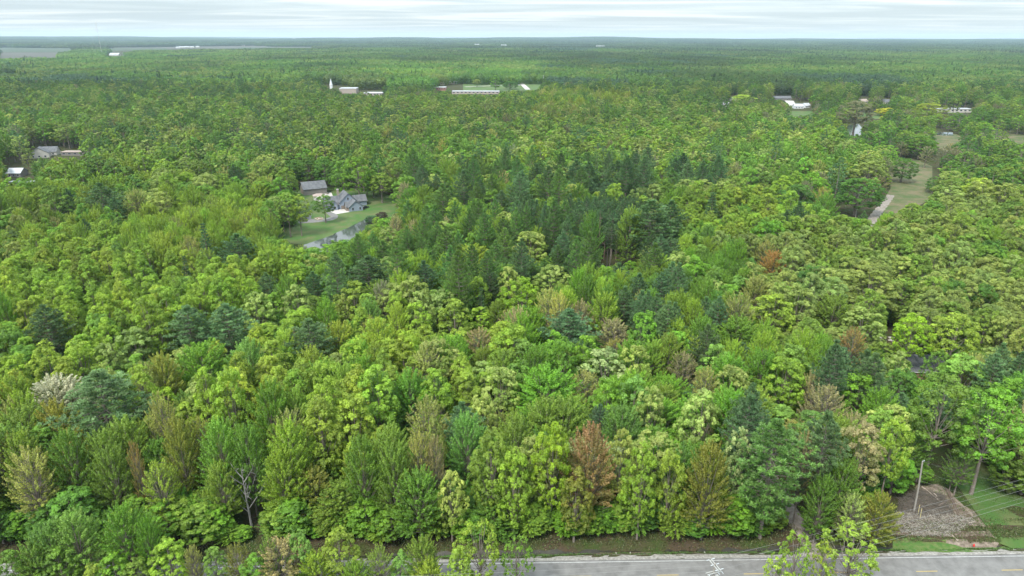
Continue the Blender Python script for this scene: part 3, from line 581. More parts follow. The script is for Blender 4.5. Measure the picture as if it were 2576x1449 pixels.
# ------------------------------------------------------------------ trees the photo lets one single out: (x, y of the top, width in px, kind, colour, height m, bottom y or None, what it is called)
LM = [
    (1490, 1078, 104, 'maple', 'rust', 21.5, None, 'rust red maple by the roadside ditch'),
    (1392, 1082, 112, 'oak', 'vivid', 22, None, 'vivid lime maple beside the rust red one'),
    (1292, 1140, 84, 'round', 'lime', 19, None, None), (1450, 1192, 80, 'round', 'bronze', 15, None, 'bronze low maple at the ditch edge'),
    (1620, 1128, 96, 'oak', 'lime', 20, None, 'lime oak right of the rust red maple'), (1690, 1142, 70, 'round', 'yellow', 18, None, None),
    (1566, 1090, 84, 'oak', 'oakt', 20, None, None), (1236, 1096, 124, 'oak', 'olive', 21, None, None), (1132, 1192, 78, 'oak', 'cream', 15, None, 'small cream oak in the front row'),
    (1050, 1182, 100, 'maple', 'green', 16, None, None), (985, 1115, 88, 'maple', 'olive', 20, None, None), (1092, 1100, 52, 'budding', 'pink', 19, None, 'pinkish bare-topped tree in the front row'),
    (1175, 1036, 80, 'maple', 'mint', 20, None, 'mint green maple with a pointed top'), (905, 1105, 92, 'maple', 'green', 20, None, None), (885, 1000, 104, 'round', 'yellow', 21, None, None),
    (1055, 1086, 66, 'budding', 'tan', 20, None, None),
    (245, 942, 178, 'pine', 'bluep', 24, None, 'big blue-green pine at the white blossom'), (138, 946, 124, 'maple', 'white', 17, None, 'white blossoming tree behind the big blue-green pine'),
    (60, 1128, 96, 'budding', 'tan', 19, None, None), (160, 1085, 92, 'maple', 'green', 20, None, None), (268, 1120, 84, 'maple', 'olive', 18, None, None), (332, 1112, 36, 'budding', 'rust', 18.5, None, 'salmon red budding treetop'),
    (392, 1162, 76, 'budding', 'yellow', 16, None, 'pale yellow leaning thin tree'), (440, 1056, 74, 'maple', 'bronze', 21, None, None), (545, 1060, 100, 'maple', 'green', 21, None, None), (612, 1066, 84, 'maple', 'green', 21, None, None),
    (720, 1062, 108, 'maple', 'lime', 21, None, 'tall lime maple beside the dead snag'), (800, 1012, 118, 'poplar', 'yellow', 22, None, None), (706, 1130, 92, 'maple', 'lime', 17.5, None, None), (548, 1165, 78, 'maple', 'olive', 15, None, None),
    (400, 893, 82, 'maple', 'bronze', 19, None, 'bronze-tipped round maple above the white blossom'), (500, 862, 112, 'maple', 'bright', 18, None, None),
    (108, 773, 88, 'pine', 'bluep', 22, None, 'blue-green pine standing alone among lime poplars'), (468, 775, 104, 'pine', 'bluep', 21, None, 'left one of the paired blue-green pines'), (566, 770, 104, 'pine', 'bluep', 21, None, 'right one of the paired blue-green pines'),
    (776, 808, 100, 'pine', 'bluep', 20, None, None), (380, 672, 46, 'spruce', 'bluep', 16, None, 'small blue spruce among lime trees'), (462, 648, 46, 'spruce', 'darkp', 19, None, None), (668, 690, 50, 'pine', 'bluep', 17, None, None), (786, 688, 54, 'pine', 'darkp', 18, None, None),
    (640, 742, 84, 'oak', 'cream', 18, None, 'cream-topped oak above the paired pines'), (745, 726, 86, 'oak', 'cream', 18, None, None), (866, 748, 50, 'oak', 'cream', 17, None, None), (333, 836, 112, 'oak', 'oakt', 17, None, None), (258, 872, 86, 'oak', 'cream', 17, None, None), (262, 926, 70, 'oak', 'cream', 18, None, None),
    (510, 566, 62, 'spruce', 'darkp', 23, None, 'pointed dark spruce left of the pond'), (594, 592, 80, 'pine', 'darkp', 20, None, None), (250, 464, 84, 'pine', 'darkp', 24, None, 'big dark pine in the upper left wood'), (166, 478, 44, 'pine', 'darkp', 22, None, None), (286, 500, 50, 'pine', 'darkp', 20, None, None), (292, 530, 36, 'oak', 'cream', 15, None, None),
    (243, 712, 24, 'budding', 'rust', 13, None, None),
    (1525, 888, 132, 'oak', 'silver', 17, None, 'silvery white-green domed oak'), (1378, 930, 140, 'maple', 'bright', 18, None, 'wide bright green maple in the middle'), (1474, 936, 82, 'budding', 'tan', 16, None, None), (1312, 709, 116, 'oak', 'vivid', 19, None, 'large yellow-lime dome in the middle wood'),
    (1142, 760, 92, 'round', 'yellow', 18, None, None), (1046, 770, 80, 'round', 'lime', 18, None, None), (1206, 828, 76, 'budding', 'pink', 15, None, 'pinkish half-bare tree in the middle'), (1546, 803, 88, 'budding', 'pink', 16, None, 'pinkish fan-shaped tree above the silvery oak'),
    (1432, 784, 122, 'pine', 'bluep', 20, None, 'broad blue-green pine above the silvery oak'), (1065, 660, 56, 'pine', 'bluep', 19, None, None), (925, 648, 98, 'pine', 'darkp', 20, None, None), (1210, 728, 44, 'spruce', 'bluep', 17, None, None), (1162, 1018, 84, 'pine', 'bluep', 19, None, None), (1510, 1024, 58, 'pine', 'bluep', 16, None, None),
    (1333, 588, 106, 'oak', 'cream', 20, None, 'cream oak beside the pine wood'), (1386, 674, 104, 'oak', 'cream', 17, None, None), (1188, 618, 112, 'maple', 'yellow', 17, None, 'lime starburst tree in the pine wood'), (1258, 934, 118, 'oak', 'cream', 17, None, None), (1215, 1000, 84, 'oak', 'cream', 17, None, None), (1075, 1000, 90, 'budding', 'tan', 19, None, None), (1090, 1060, 60, 'oak', 'cream', 17, None, None),
    (1772, 990, 112, 'oak', 'cream', 20, None, 'cream oak left of the tall roadside pines'), (1640, 985, 90, 'oak', 'cream', 18, None, None), (1792, 1116, 100, 'maple', 'bronze', 21, None, 'bronze-gold tree near the driveway'), (1864, 1092, 78, 'oak', 'silver', 20, None, 'narrow silvery oak against the roadside pine'),
    (1956, 1062, 158, 'pine', 'midp', 25, None, 'tall green pine over the dirt driveway'), (1890, 1003, 100, 'pine', 'bluep', 24, None, None), (2084, 1044, 106, 'pine', 'bluep', 24, None, 'second roadside pine right of the driveway'), (2034, 1090, 50, 'budding', 'pink', 20, None, None),
    (2180, 1078, 124, 'airy', 'pink', 20, None, 'pinkish open tree left of the utility pole'), (2152, 1230, 68, 'budding', 'cream', 13, None, None), (2226, 1232, 78, 'maple', 'bronze', 12.5, None, 'low bronze maple beside the brush clearing'), (2078, 1196, 78, 'maple', 'green', 15, None, None), (2130, 1150, 80, 'maple', 'green', 17, None, None),
    (2258, 1062, 84, 'airy', 'lime', 20, None, None), (2386, 958, 150, 'airy', 'olive', 24, None, 'tall airy grey-green tree behind the utility pole'), (2512, 996, 158, 'airy', 'bright', 23, None, 'bright green tall-trunked tree at the lawn edge'),
    (2200, 676, 152, 'oak', 'oakt', 20, None, 'big tan-green oak in the oak wood'), (1952, 745, 118, 'oak', 'yellow', 19, None, None), (2152, 826, 62, 'budding', 'rust', 16, None, 'rusty half-bare tree left of the hidden house'), (1952, 632, 68, 'maple', 'rust', 18, None, 'rusty round maple above the bright maples'), (2302, 802, 94, 'airy', 'vivid', 18, None, 'vivid lime tree above the hidden house'),
    (2412, 800, 128, 'airy', 'yellow', 19, None, None), (2432, 905, 124, 'round', 'mint', 16, None, 'mint green dome right of the hidden house'), (2542, 796, 92, 'oak', 'oakt', 19, None, None), (2266, 890, 70, 'oak', 'cream', 14, None, None), (2366, 890, 66, 'airy', 'green', 15, None, None), (2270, 935, 76, 'round', 'deep', 13, None, None),
    (2086, 970, 90, 'budding', 'pink', 18, None, None), (1722, 888, 66, 'budding', 'pink', 15, None, None), (1905, 695, 76, 'maple', 'tan', 18, None, None), (1860, 800, 110, 'maple', 'green', 17, None, None), (2105, 745, 110, 'maple', 'olive', 18, None, None), (1980, 910, 120, 'oak', 'lime', 18, None, None),
    (1794, 488, 74, 'spruce', 'darkp', 23, None, 'dark spruce between the pine wood and the track'), (2164, 453, 118, 'oak', 'deep', 19, None, 'dark green dome behind the dead conifer'), (2190, 408, 84, 'oak', 'oakt', 19, None, None), (2010, 470, 100, 'round', 'deep', 20, None, None), (1925, 437, 50, 'oak', 'mint', 18, None, None),
    (1640, 508, 120, 'pine', 'darkp', 29, None, 'tall dark pine right of the gap in the pine wood'), (1588, 520, 74, 'maple', 'olive', 27, None, None), (1690, 508, 70, 'pine', 'darkp', 27, None, None), (1490, 535, 54, 'maple', 'deep', 26, None, None), 
    (1450, 405, 52, 'pine', 'darkp', 24, None, None), (1555, 408, 68, 'pine', 'darkp', 25, None, None), (1483, 410, 52, 'pine', 'darkp', 23, None, None), (1350, 415, 50, 'pine', 'darkp', 24, None, None), (1700, 400, 40, 'pine', 'darkp', 24, None, None),
    (838, 304, 38, 'spruce', 'darkp', 22, None, 'dark spruce far up the left wood'), (1200, 322, 30, 'spruce', 'darkp', 23, None, None), (1281, 328, 18, 'spruce', 'darkp', 22, None, None), (2016, 315, 32, 'spruce', 'darkp', 21, None, None), (2446, 398, 38, 'spruce', 'darkp', 15, None, None), (2466, 345, 40, 'spruce', 'darkp', 16, None, None), (2526, 354, 20, 'spruce', 'darkp', 15, None, None),
    (2554, 275, 24, 'round', 'purple', 10, 300, 'dark purple round tree among far houses'), (2228, 292, 30, 'round', 'gold', 6, None, 'golden yellow bush near the far pond'), (2240, 273, 56, 'round', 'gold', 9, None, None), (2265, 400, 60, 'round', 'deep', 15, 460, None), (2320, 345, 70, 'round', 'green', 17, None, None), (2340, 262, 80, 'airy', 'yellow', 17, None, None),
    (1247, 191, 26, 'round', 'green', 20, 228, 'round green tree standing on the far lawn'), (1200, 201, 22, 'airy', 'oakt', 14, 219, None), (1283, 205, 40, 'round', 'deep', 14, 225, None), (2063, 238, 50, 'round', 'bright', 16, None, None), (1870, 217, 16, 'spruce', 'green', 15, None, None), (1886, 222, 14, 'spruce', 'green', 14, None, None), (1870, 240, 62, 'airy', 'yellow', 17, None, None),
    (2145, 258, 88, 'airy', 'grey', 18, 341, 'tall grey half-bare tree at the far pond'), (2398, 1124, 56, 'budding', 'green', 12, 1249, None), (2385, 1150, 36, 'budding', 'green', 9, 1243, None),
    # round the lawn and pond
    (820, 494, 54, 'airy', 'green', 15, 562, 'slender green tree alone on the lawn'), (905, 398, 76, 'oak', 'bright', 21, 508, 'large bright green tree behind the grey house'), (962, 440, 60, 'airy', 'olive', 17, 512, None), (868, 410, 60, 'round', 'green', 19, 500, None), (940, 432, 46, 'round', 'green', 16, 498, None),
    (700, 500, 60, 'airy', 'oakt', 19, 592, None), (732, 490, 58, 'airy', 'olive', 19, 598, 'slim-trunked tree at the lawn corner'), (760, 497, 52, 'airy', 'yellow', 18, 596, None), (715, 515, 50, 'airy', 'olive', 16, 585, None), (684, 512, 50, 'airy', 'oakt', 17, 580, None),
    (780, 400, 70, 'round', 'deep', 21, 470, None), (740, 405, 60, 'round', 'deep', 20, 470, None), (820, 398, 60, 'round', 'deep', 20, 474, None), (850, 405, 50, 'round', 'deep', 19, 480, None), (935, 545, 34, 'round', 'darkp', 5, 562, None), (962, 536, 30, 'round', 'purple', 4.5, 552, None), (948, 548, 20, 'round', 'lime', 5, None, None),
    (890, 606, 50, 'maple', 'bright', 11, None, None), (822, 620, 60, 'round', 'bright', 11, None, 'bright green bushy tree at the pond edge'), (905, 590, 44, 'maple', 'olive', 14, None, None), (975, 575, 60, 'oak', 'cream', 17, None, None), (995, 540, 40, 'budding', 'pink', 17, None, None), (757, 618, 40, 'budding', 'yellow', 10, None, None),
    # in front of the camera, south of the road
    (175, 1290, 120, 'maple', 'mint', 15, None, 'bright mint maple clump south of the road'), (300, 1270, 110, 'maple', 'bright', 15.5, None, None), (110, 1310, 90, 'maple', 'mint', 14, None, None), (360, 1300, 60, 'maple', 'bright', 14, None, None),
    (18, 1390, 70, 'round', 'green', 11, None, None), (418, 1365, 92, 'round', 'lime', 10, None, None), (478, 1372, 46, 'budding', 'tan', 10, None, None), (536, 1380, 60, 'round', 'mint', 9, None, None), (590, 1366, 64, 'budding', 'bronze', 11, None, None), (230, 1422, 60, 'round', 'yellow', 8, None, None), (340, 1410, 70, 'round', 'olive', 8, None, None),
    (700, 1358, 124, 'budding', 'pink', 12.5, None, 'orange-tan budding tree south of the road'), (672, 1350, 60, 'budding', 'olive', 13, None, None), (748, 1342, 74, 'round', 'mint', 12.5, None, None), (848, 1338, 92, 'round', 'yellow', 13, None, 'yellow-green round tree south of the road'), (790, 1392, 90, 'maple', 'lime', 10, None, None), (60, 1418, 70, 'round', 'olive', 8, None, None), (890, 1412, 70, 'maple', 'lime', 9, None, None),
    (952, 1374, 70, 'budding', 'olive', 11, None, None), (1060, 1352, 80, 'maple', 'olive', 12.5, None, None), (1005, 1395, 60, 'round', 'mint', 9.5, None, None), (1078, 1408, 76, 'maple', 'yellow', 9.5, None, None),
    (1206, 1314, 128, 'sparse', 'lime', 16, None, 'lime open tree covering part of the road'), (1300, 1352, 90, 'sparse', 'green', 13.5, None, None), (1160, 1384, 76, 'round', 'yellow', 12, None, None),
    (640, 1400, 80, 'round', 'bright', 10, None, None), (140, 1385, 90, 'round', 'green', 10, None, None), (70, 1362, 80, 'maple', 'olive', 12, None, None), (280, 1398, 80, 'round', 'bright', 9, None, None), 
    (2012, 1342, 92, 'sparse', 'lime', 14.5, None, 'vivid lime young tree over the road'), (2160, 1328, 170, 'sparse', 'yellow', 15.5, None, 'wide open yellow-green tree over the road'), (1960, 1405, 80, 'sparse', 'yellow', 10, None, None), (2080, 1365, 70, 'sparse', 'yellow', 12, None, None),
]
trees = []     # dicts: x y h R kind pal sx label
lr = np.random.default_rng(5)
for (px, py, wpx, kd, pal, h, yb, lab) in LM:
    if yb is not None:
        p = W(px, yb); hh = 4.0
        for _ in range(40):
            q = proj(p.x, p.y, hh)[1]; hh += (q - py) * 0.10 * max(1, p.y / 250) * 0.5; hh = max(2, hh)
        h = hh
    else:
        p = W(px, py, h)
    R = wpx * proj(p.x, p.y, h * 0.7)[2] / FO / 2 * (1.14 if 100 < p.y < 175 and kd in ('maple', 'round', 'budding') else 1.3 if kd == 'pine' else 1.05)
    trees.append(dict(x=p.x, y=p.y, h=h, R=float(R), kind=kd, pal=pal, label=lab, lm=True))
NLM = len(trees)

# ------------------------------------------------------------------ the mixture of trees in each part of the wood
MIX = {
    'lime': [('poplar', 'lime', 40), ('poplar', 'yellow', 22), ('round', 'lime', 14), ('round', 'green', 6), ('maple', 'bright', 6), ('budding', 'tan', 3), ('oak', 'oakt', 3), ('poplar', 'mint', 6)],
    'yellow': [('poplar', 'yellow', 26), ('poplar', 'lime', 22), ('maple', 'yellow', 10), ('maple', 'bright', 12), ('round', 'lime', 12), ('oak', 'cream', 5), ('maple', 'mint', 5), ('budding', 'tan', 4), ('maple', 'olive', 6)],
    'lowleft': [('maple', 'olive', 22), ('maple', 'green', 28), ('maple', 'lime', 14), ('budding', 'tan', 9), ('budding', 'bronze', 5), ('round', 'green', 12), ('maple', 'bronze', 8), ('budding', 'pink', 3), ('poplar', 'lime', 6)],
    'front': [('maple', 'green', 22), ('maple', 'lime', 18), ('round', 'green', 12), ('maple', 'olive', 14), ('oak', 'olive', 8), ('round', 'deep', 8), ('maple', 'bronze', 6), ('budding', 'tan', 5), ('oak', 'cream', 4)],
    'middle': [('maple', 'bright', 24), ('maple', 'green', 16), ('maple', 'lime', 12), ('pine', 'bluep', 13), ('budding', 'tan', 6), ('maple', 'olive', 9), ('oak', 'cream', 4), ('budding', 'pink', 3), ('round', 'bright', 7), ('round', 'mint', 5)],
    'pines': [('pine', 'darkp', 12), ('maple', 'olive', 10), ('pine', 'bluep', 11), ('maple', 'lime', 14), ('pine', 'midp', 18), ('round', 'green', 13), ('oak', 'cream', 4), ('budding', 'pink', 2), ('poplar', 'lime', 5), ('maple', 'bright', 7)],
    'oaks': [('oak', 'oakt', 44), ('oak', 'olive', 22), ('round', 'green', 9), ('maple', 'lime', 6), ('oak', 'cream', 7), ('budding', 'tan', 4), ('round', 'deep', 4), ('airy', 'olive', 4)],
    'upper': [('round', 'green', 17), ('round', 'lime', 10), ('oak', 'oakt', 18), ('oak', 'olive', 14), ('round', 'bright', 9), ('pine', 'darkp', 6), ('maple', 'green', 7), ('round', 'deep', 9), ('maple', 'mint', 4), ('budding', 'tan', 5), ('oak', 'cream', 3), ('budding', 'grey', 3)],
    'leftmid': [('maple', 'yellow', 16), ('maple', 'lime', 18), ('round', 'lime', 14), ('round', 'green', 16), ('oak', 'oakt', 12), ('oak', 'olive', 10), ('budding', 'tan', 5), ('round', 'bright', 7), ('pine', 'darkp', 2)],
    'limehazel': [('maple', 'yellow', 50), ('maple', 'lime', 30), ('budding', 'yellow', 14), ('budding', 'tan', 6)],
    'far': [('round', 'green', 20), ('round', 'deep', 22), ('oak', 'olive', 16), ('oak', 'oakt', 10), ('round', 'lime', 8), ('maple', 'green', 8), ('pine', 'darkp', 10), ('budding', 'grey', 5), ('budding', 'tan', 3)],
    'suburb': [('airy', 'olive', 16), ('round', 'green', 22), ('round', 'deep', 16), ('oak', 'olive', 12), ('budding', 'grey', 8), ('spruce', 'darkp', 9), ('airy', 'yellow', 6), ('round', 'bright', 6), ('budding', 'pink', 2)],
    'tansmall': [('budding', 'tan', 40), ('maple', 'yellow', 20), ('budding', 'yellow', 22), ('maple', 'olive', 18)],
    'brightlime': [('poplar', 'lime', 30), ('poplar', 'yellow', 35), ('round', 'lime', 20), ('maple', 'bright', 15)],
}
REG = [   # (mix, polygon) in order of priority, measured at the tops of the crowns
    ('limehazel', [(330, 500), (480, 478), (560, 470), (640, 490), (700, 560), (640, 600), (470, 620), (330, 590)]),
    ('brightlime', [(1340, 478), (1520, 462), (1700, 470), (1960, 455), (1990, 520), (1840, 560), (1740, 540), (1700, 500), (1560, 500), (1340, 520)]),
    ('pines', [(1010, 430), (1250, 405), (1440, 400), (1700, 400), (1720, 450), (1440, 468), (1420, 500), (1720, 520), (1720, 600), (1660, 660), (1580, 668), (1420, 650), (1400, 720), (1290, 680), (1150, 720), (1000, 690), (860, 720), (840, 650), (960, 600), (990, 520)]),
    ('tansmall', [(1340, 228), (1560, 225), (1600, 250), (1380, 262)]),
    ('lime', [(-200, 560), (330, 590), (620, 620), (720, 690), (640, 860), (360, 830), (300, 960), (-200, 960)]),
    ('lowleft', [(-200, 960), (300, 960), (560, 1010), (680, 1100), (680, 1500), (-200, 1500)]),
    ('yellow', [(360, 830), (640, 860), (720, 700), (840, 740), (1290, 700), (1330, 900), (1200, 1090), (680, 1100), (560, 1010), (300, 960)]),
    ('oaks', [(1860, 560), (2180, 560), (2330, 400), (2420, 440), (2700, 470), (2700, 800), (2400, 880), (2150, 860), (1930, 800), (1880, 700)]),
    ('suburb', [(1780, 238), (2700, 225), (2700, 470), (2420, 440), (2250, 400), (2110, 330), (1980, 280)]),
    ('middle', [(1100, 640), (1900, 560), (1930, 800), (2150, 860), (2700, 900), (2700, 1060), (1200, 1090), (1330, 900), (1290, 700)]),
    ('front', [(600, 1060), (2700, 1040), (2700, 1500), (600, 1500)]),
    ('leftmid', [(-200, 400), (760, 380), (1000, 420), (1010, 560), (880, 700), (700, 660), (330, 600), (-200, 560)]),
    ('upper', [(-200, 238), (1340, 234), (2100, 270), (2300, 420), (2240, 560), (1860, 640), (1400, 640), (1000, 600), (-200, 400)]),
    ('suburb', [(820, 190), (1200, 195), (1200, 238), (820, 238)]),
]
class Smooth:
    """smooth random field over the ground"""
    def __init__(s, seed, scale): s.g = np.random.default_rng(seed).normal(0, 1, (256, 256)); s.k = scale
    def __call__(s, x, y):
        u = np.asarray(x) / s.k + 128.3; v = np.asarray(y) / s.k + 40.7; i = np.floor(u).astype(int); j = np.floor(v).astype(int); a = u - i; b = v - j
        a = a * a * (3 - 2 * a); b = b * b * (3 - 2 * b); G = lambda p, q: s.g[p % 256, q % 256]
        return (G(i, j) * (1 - a) + G(i + 1, j) * a) * (1 - b) + (G(i, j + 1) * (1 - a) + G(i + 1, j + 1) * a) * b
SM1, SM2, SM3, SM4 = Smooth(1, 28), Smooth(2, 90), Smooth(3, 420), Smooth(4, 16)

def jgrid(y0, y1, step, wide, r, jit=0.72):
    ys = np.arange(y0, y1, step * 0.9); out = []
    for i, y in enumerate(ys):
        hw = wide * (y * 0.938 + 30) + 12; xs = np.arange(-hw, hw, step) + (i % 2) * step * 0.5
        out.append(np.stack([xs + (r.random(len(xs)) - 0.5) * step * jit, y + (r.random(len(xs)) - 0.5) * step * jit], 1))
    return np.concatenate(out)
fr = np.random.default_rng(21)
near = jgrid(98, 285, 6.2, 0.83, fr); mid = jgrid(290, 1140, 9.9, 0.80, fr)
near = near[np.hypot(near[:, 0] * 0.3, near[:, 1]) > 0]
under = jgrid(99, 330, 5.0, 0.83, fr); se = np.arange(-110, 118, 2.3); eb = np.array([road_xy(s_, 6.0 + 2.4 * fr.random()) for s_ in se])
P = np.concatenate([near, mid, under, eb]); n = len(P); low = np.arange(n) >= n - len(under) - len(eb); x, y = P[:, 0], P[:, 1]
h = 18.5 + 2.6 * SM1(x, y) * 0.6 + 2.2 * fr.normal(0, 1, n) * 0.7; h = np.clip(h, 12.5, 24)
tx, ty, tz = proj(x, y, h)
jx, jy = tx + SM1(x, y) * 22, ty + SM2(x, y) * 14
reg = np.full(n, 'far', dtype=object)
for name, poly in reversed(REG): reg[inpoly(jx, jy, poly)] = name
kinds = np.empty(n, object); pals = np.empty(n, object); u = fr.random(n)
# neighbours tend to be alike: the draw leans on a smooth field
f4 = 0.5 + 0.5 * np.tanh(SM4(x, y) * 0.9); uu = (0.62 * u + 0.38 * f4 + 0.31 * SM2(x, y)) % 1.0
for name, mix in MIX.items():
    w = np.cumsum([m[2] for m in mix]) / sum(m[2] for m in mix); k = np.where(reg == name)[0]; ix = np.minimum(np.searchsorted(w, uu[k]), len(mix) - 1)
    for a, b_ in zip(k, ix): kinds[a], pals[a] = mix[b_][0], mix[b_][1]
R = np.array([{'maple': 4.5, 'round': 4.7, 'oak': 5.6, 'poplar': 4.1, 'budding': 3.6, 'airy': 5.0, 'sparse': 4.5, 'pine': 4.0, 'spruce': 3.0, 'stem': 3.6}[k] for k in kinds]) * (0.80 + 0.42 * fr.random(n))
R = np.where((np.arange(n) >= len(near)) & ~low, R * 1.34, R); h = np.where((np.arange(n) >= len(near)) & ~low, h + 1.2 + 2.2 * fr.normal(0, 1, n), h)
h = h * np.array([{'pine': 1.14, 'spruce': 1.0, 'budding': 0.95, 'oak': 0.98}.get(k, 1.0) for k in kinds])
h = np.where((reg == 'pines') & (kinds == 'pine'), h * 1.15, h); h = np.where(reg == 'suburb', h * 0.78, h); R = np.where(reg == 'suburb', R * 1.05, R)
off = road_off(x, y); keep = off > 6.0
hl = 3.2 + 6.5 * fr.random(n); ed_ = low & (off < 16); hl = np.where(ed_, 3.0 + 5.5 * fr.random(n), hl); h = np.where(low, hl, h); R = np.where(low, 1.5 + 0.28 * hl, R)
for i in np.where(low)[0]:
    kinds[i] = ('round', 'round', 'maple')[i % 3]; pals[i] = ('green', 'olive', 'bright', 'deep')[(i * 7) % 4]
off_s = road_s(x, y)
keep &= ~((np.abs(off_s - S_DRIVE) < 4.2) & (off < 34))
front = keep & (off < 12.5) & ~low; h = np.where(front, np.minimum(h, 9.0 + 1.1 * off * (0.8 + 0.4 * fr.random(n))), h)
# thin the oak wood and the houses' gardens a little, so that the ground shows through
keep &= ~(low & (fr.random(n) < 0.35) & (off > 16)); keep &= ~((reg == 'oaks') & (fr.random(n) < 0.22)); keep &= ~((reg == 'suburb') & (fr.random(n) < 0.45))
keep &= fr.random(n) > 0.04
bad = covers(x, y, h, R, OPEN)
h2 = h * 0.55; bad2 = covers(x, y, h2, R * 0.7, OPEN)
small = bad & ~bad2; h = np.where(small, h2, h); R = np.where(small, R * 0.7, R); keep &= ~(bad & bad2)
keep &= ~covers(x, y, h, R, [GAP], 300.0)
gx_, gy_, _ = proj(x, y, 8.0); behind = inpoly(gx_, gy_, [(1480, 520), (1620, 520), (1620, 690), (1490, 690)]) & (np.hypot(x, y) > 255) & (np.hypot(x, y) < 300)
for i in np.where(behind)[0]: kinds[i] = 'stem'; pals[i] = 'darkp'; R[i] = 3.4; h[i] = 20.5
gs = jgrid(270, 305, 4.2, 0.83, fr); ga, gb_, _ = proj(gs[:, 0], gs[:, 1], 8.0); gs = gs[inpoly(ga, gb_, [(1470, 540), (1630, 540), (1630, 690), (1480, 690)]) & (gs[:, 1] > 272)]
for gx0_, gy0_ in gs: trees.append(dict(x=float(gx0_), y=float(gy0_), h=18.5 + 3 * fr.random(), R=3.1, kind='stem', pal='darkp', label=None, lm=False))
# make room round the singled-out trees and do not hide them
for t_ in trees[:NLM]:
    d = np.hypot(x - t_['x'], y - t_['y']); keep &= (d > 0.62 * (t_['R'] + R * 0.55)) | (low & (d > 1.5))
    lxp, lyp, lz = proj(t_['x'], t_['y'], t_['h'] * 0.62); axp, ayp, az = proj(x, y, h)
    hide = (az < lz) & (az > lz - 26) & (np.abs(axp - lxp) < FO * (t_['R'] * 0.75 + R * 0.5) / lz) & (ayp < lyp)
    zl = np.where(low, h, np.clip(h * 0.66, 6.0, 30)); h = np.where(hide & keep, zl, h); hide2 = hide & (proj(x, y, h)[1] < lyp - 6) & (d < 14) ; keep &= ~hide2
for i in np.where(keep)[0]:
    trees.append(dict(x=float(x[i]), y=float(y[i]), h=float(h[i]), R=float(R[i]), kind=kinds[i], pal=pals[i], label=None, lm=False))
print('trees', len(trees))

X = np.array([t_['x'] for t_ in trees]); Y = np.array([t_['y'] for t_ in trees]); HH = np.array([t_['h'] for t_ in trees]); RR = np.array([t_['R'] for t_ in trees])
TX, TY, TZ = proj(X, Y, HH * 0.85); size = RR / TZ * FO * 2
inview = (TX > -0.3 * size) & (TX < 2576 + 0.3 * size) & (TY < 1449 + size * 0.5) & (TY > 0)
order = np.argsort(-size * inview); CAP = 640; count = {}; single = np.zeros(len(trees), bool); single[:NLM] = True
for i in range(NLM): k = KIND[trees[i]['kind']][0]; count[k] = count.get(k, 0) + 1
for i in order:
    if single[i] or not inview[i]: continue
    k = KIND[trees[i]['kind']][0]
    if count.get(k, 0) >= 290 or sum(count.values()) >= CAP: continue
    single[i] = True; count[k] = count.get(k, 0) + 1
print('single trees', count)

# labels that single each tree out: by colour and shape, and by which well-known tree it stands next to
refs = [i for i in range(NLM) if trees[i]['label']]
ORD = ['', 'second', 'third', 'fourth', 'fifth', 'sixth', 'seventh', 'eighth', 'ninth', 'tenth', 'eleventh', 'twelfth', 'thirteenth', 'fourteenth', 'fifteenth', 'sixteenth']
book = {}
def SHORT(t_):
    w_ = t_.split()
    for cut in (' of the ', ' in the ', ' beside the ', ' between ', ' at the ', ' behind the ', ' over the ', ' among ', ' before ', ' with '):
        if len(w_) > 7 and cut in t_ and len(t_.split(cut)[0].split()) >= 4: t_ = t_.split(cut)[0]; w_ = t_.split()
    return ' '.join(w_)

for i in np.where(single)[0]:
    t_ = trees[i]
    if t_['label']: continue
    dd = [math.hypot(TX[i] - TX[j], (TY[i] - TY[j]) * 1.3) for j in refs]; j = refs[int(np.argmin(dd))]
    a, b_ = TX[i] - TX[j], TY[i] - TY[j]
    rel = ('right of' if a > 0 else 'left of') if abs(a) > abs(b_) * 1.1 else ('below' if b_ > 0 else 'above')
    key = (PAL[t_['pal']][0] + ' ' + KIND[t_['kind']][1].split(' with')[0].split(' on')[0], rel, j); book.setdefault(key, []).append((min(dd), i))
for (desc, rel, j), lst in book.items():
    lst.sort()
    for k, (_, i) in enumerate(lst):
        o_ = ORD[k] if k < len(ORD) else 'a farther'
        trees[i]['label'] = ' '.join((('%s just %s the %s' % (desc, rel, SHORT(trees[j]['label']))) if k == 0 else '%s, %s %s the %s' % (desc, o_, rel, SHORT(trees[j]['label']))).split())
for i in np.where(single)[0]:
    for drop in ('thin ', 'broad ', 'just ', 'such ', 'south '):
        if len(trees[i]['label'].split()) > 15: trees[i]['label'] = trees[i]['label'].replace(drop, '', 1)
def place_single(i):
    t_ = trees[i]; out, H0, R0 = PROTO[t_['kind']]; r = np.random.default_rng(1000 + i); tm, cm, T = out[r.integers(len(out))]
    s = t_['h'] / H0; sx = t_['R'] / R0; nm, _, cat = KIND[t_['kind']]
    o = thing(nm, t_['label'], cat, (t_['x'], t_['y'], float(ground_z(t_['x'], t_['y']))), r.random() * 6.283, group={'pine': 'pines of the wood', 'spruce': 'spruces of the wood'}.get(cat, 'broadleaf trees of the wood'))
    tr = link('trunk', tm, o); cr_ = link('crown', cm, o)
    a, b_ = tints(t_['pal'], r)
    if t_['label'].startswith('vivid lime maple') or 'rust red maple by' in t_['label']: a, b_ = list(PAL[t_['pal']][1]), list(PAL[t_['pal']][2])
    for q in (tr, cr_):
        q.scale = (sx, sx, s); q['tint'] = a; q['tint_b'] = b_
for i in np.where(single)[0]: place_single(i)

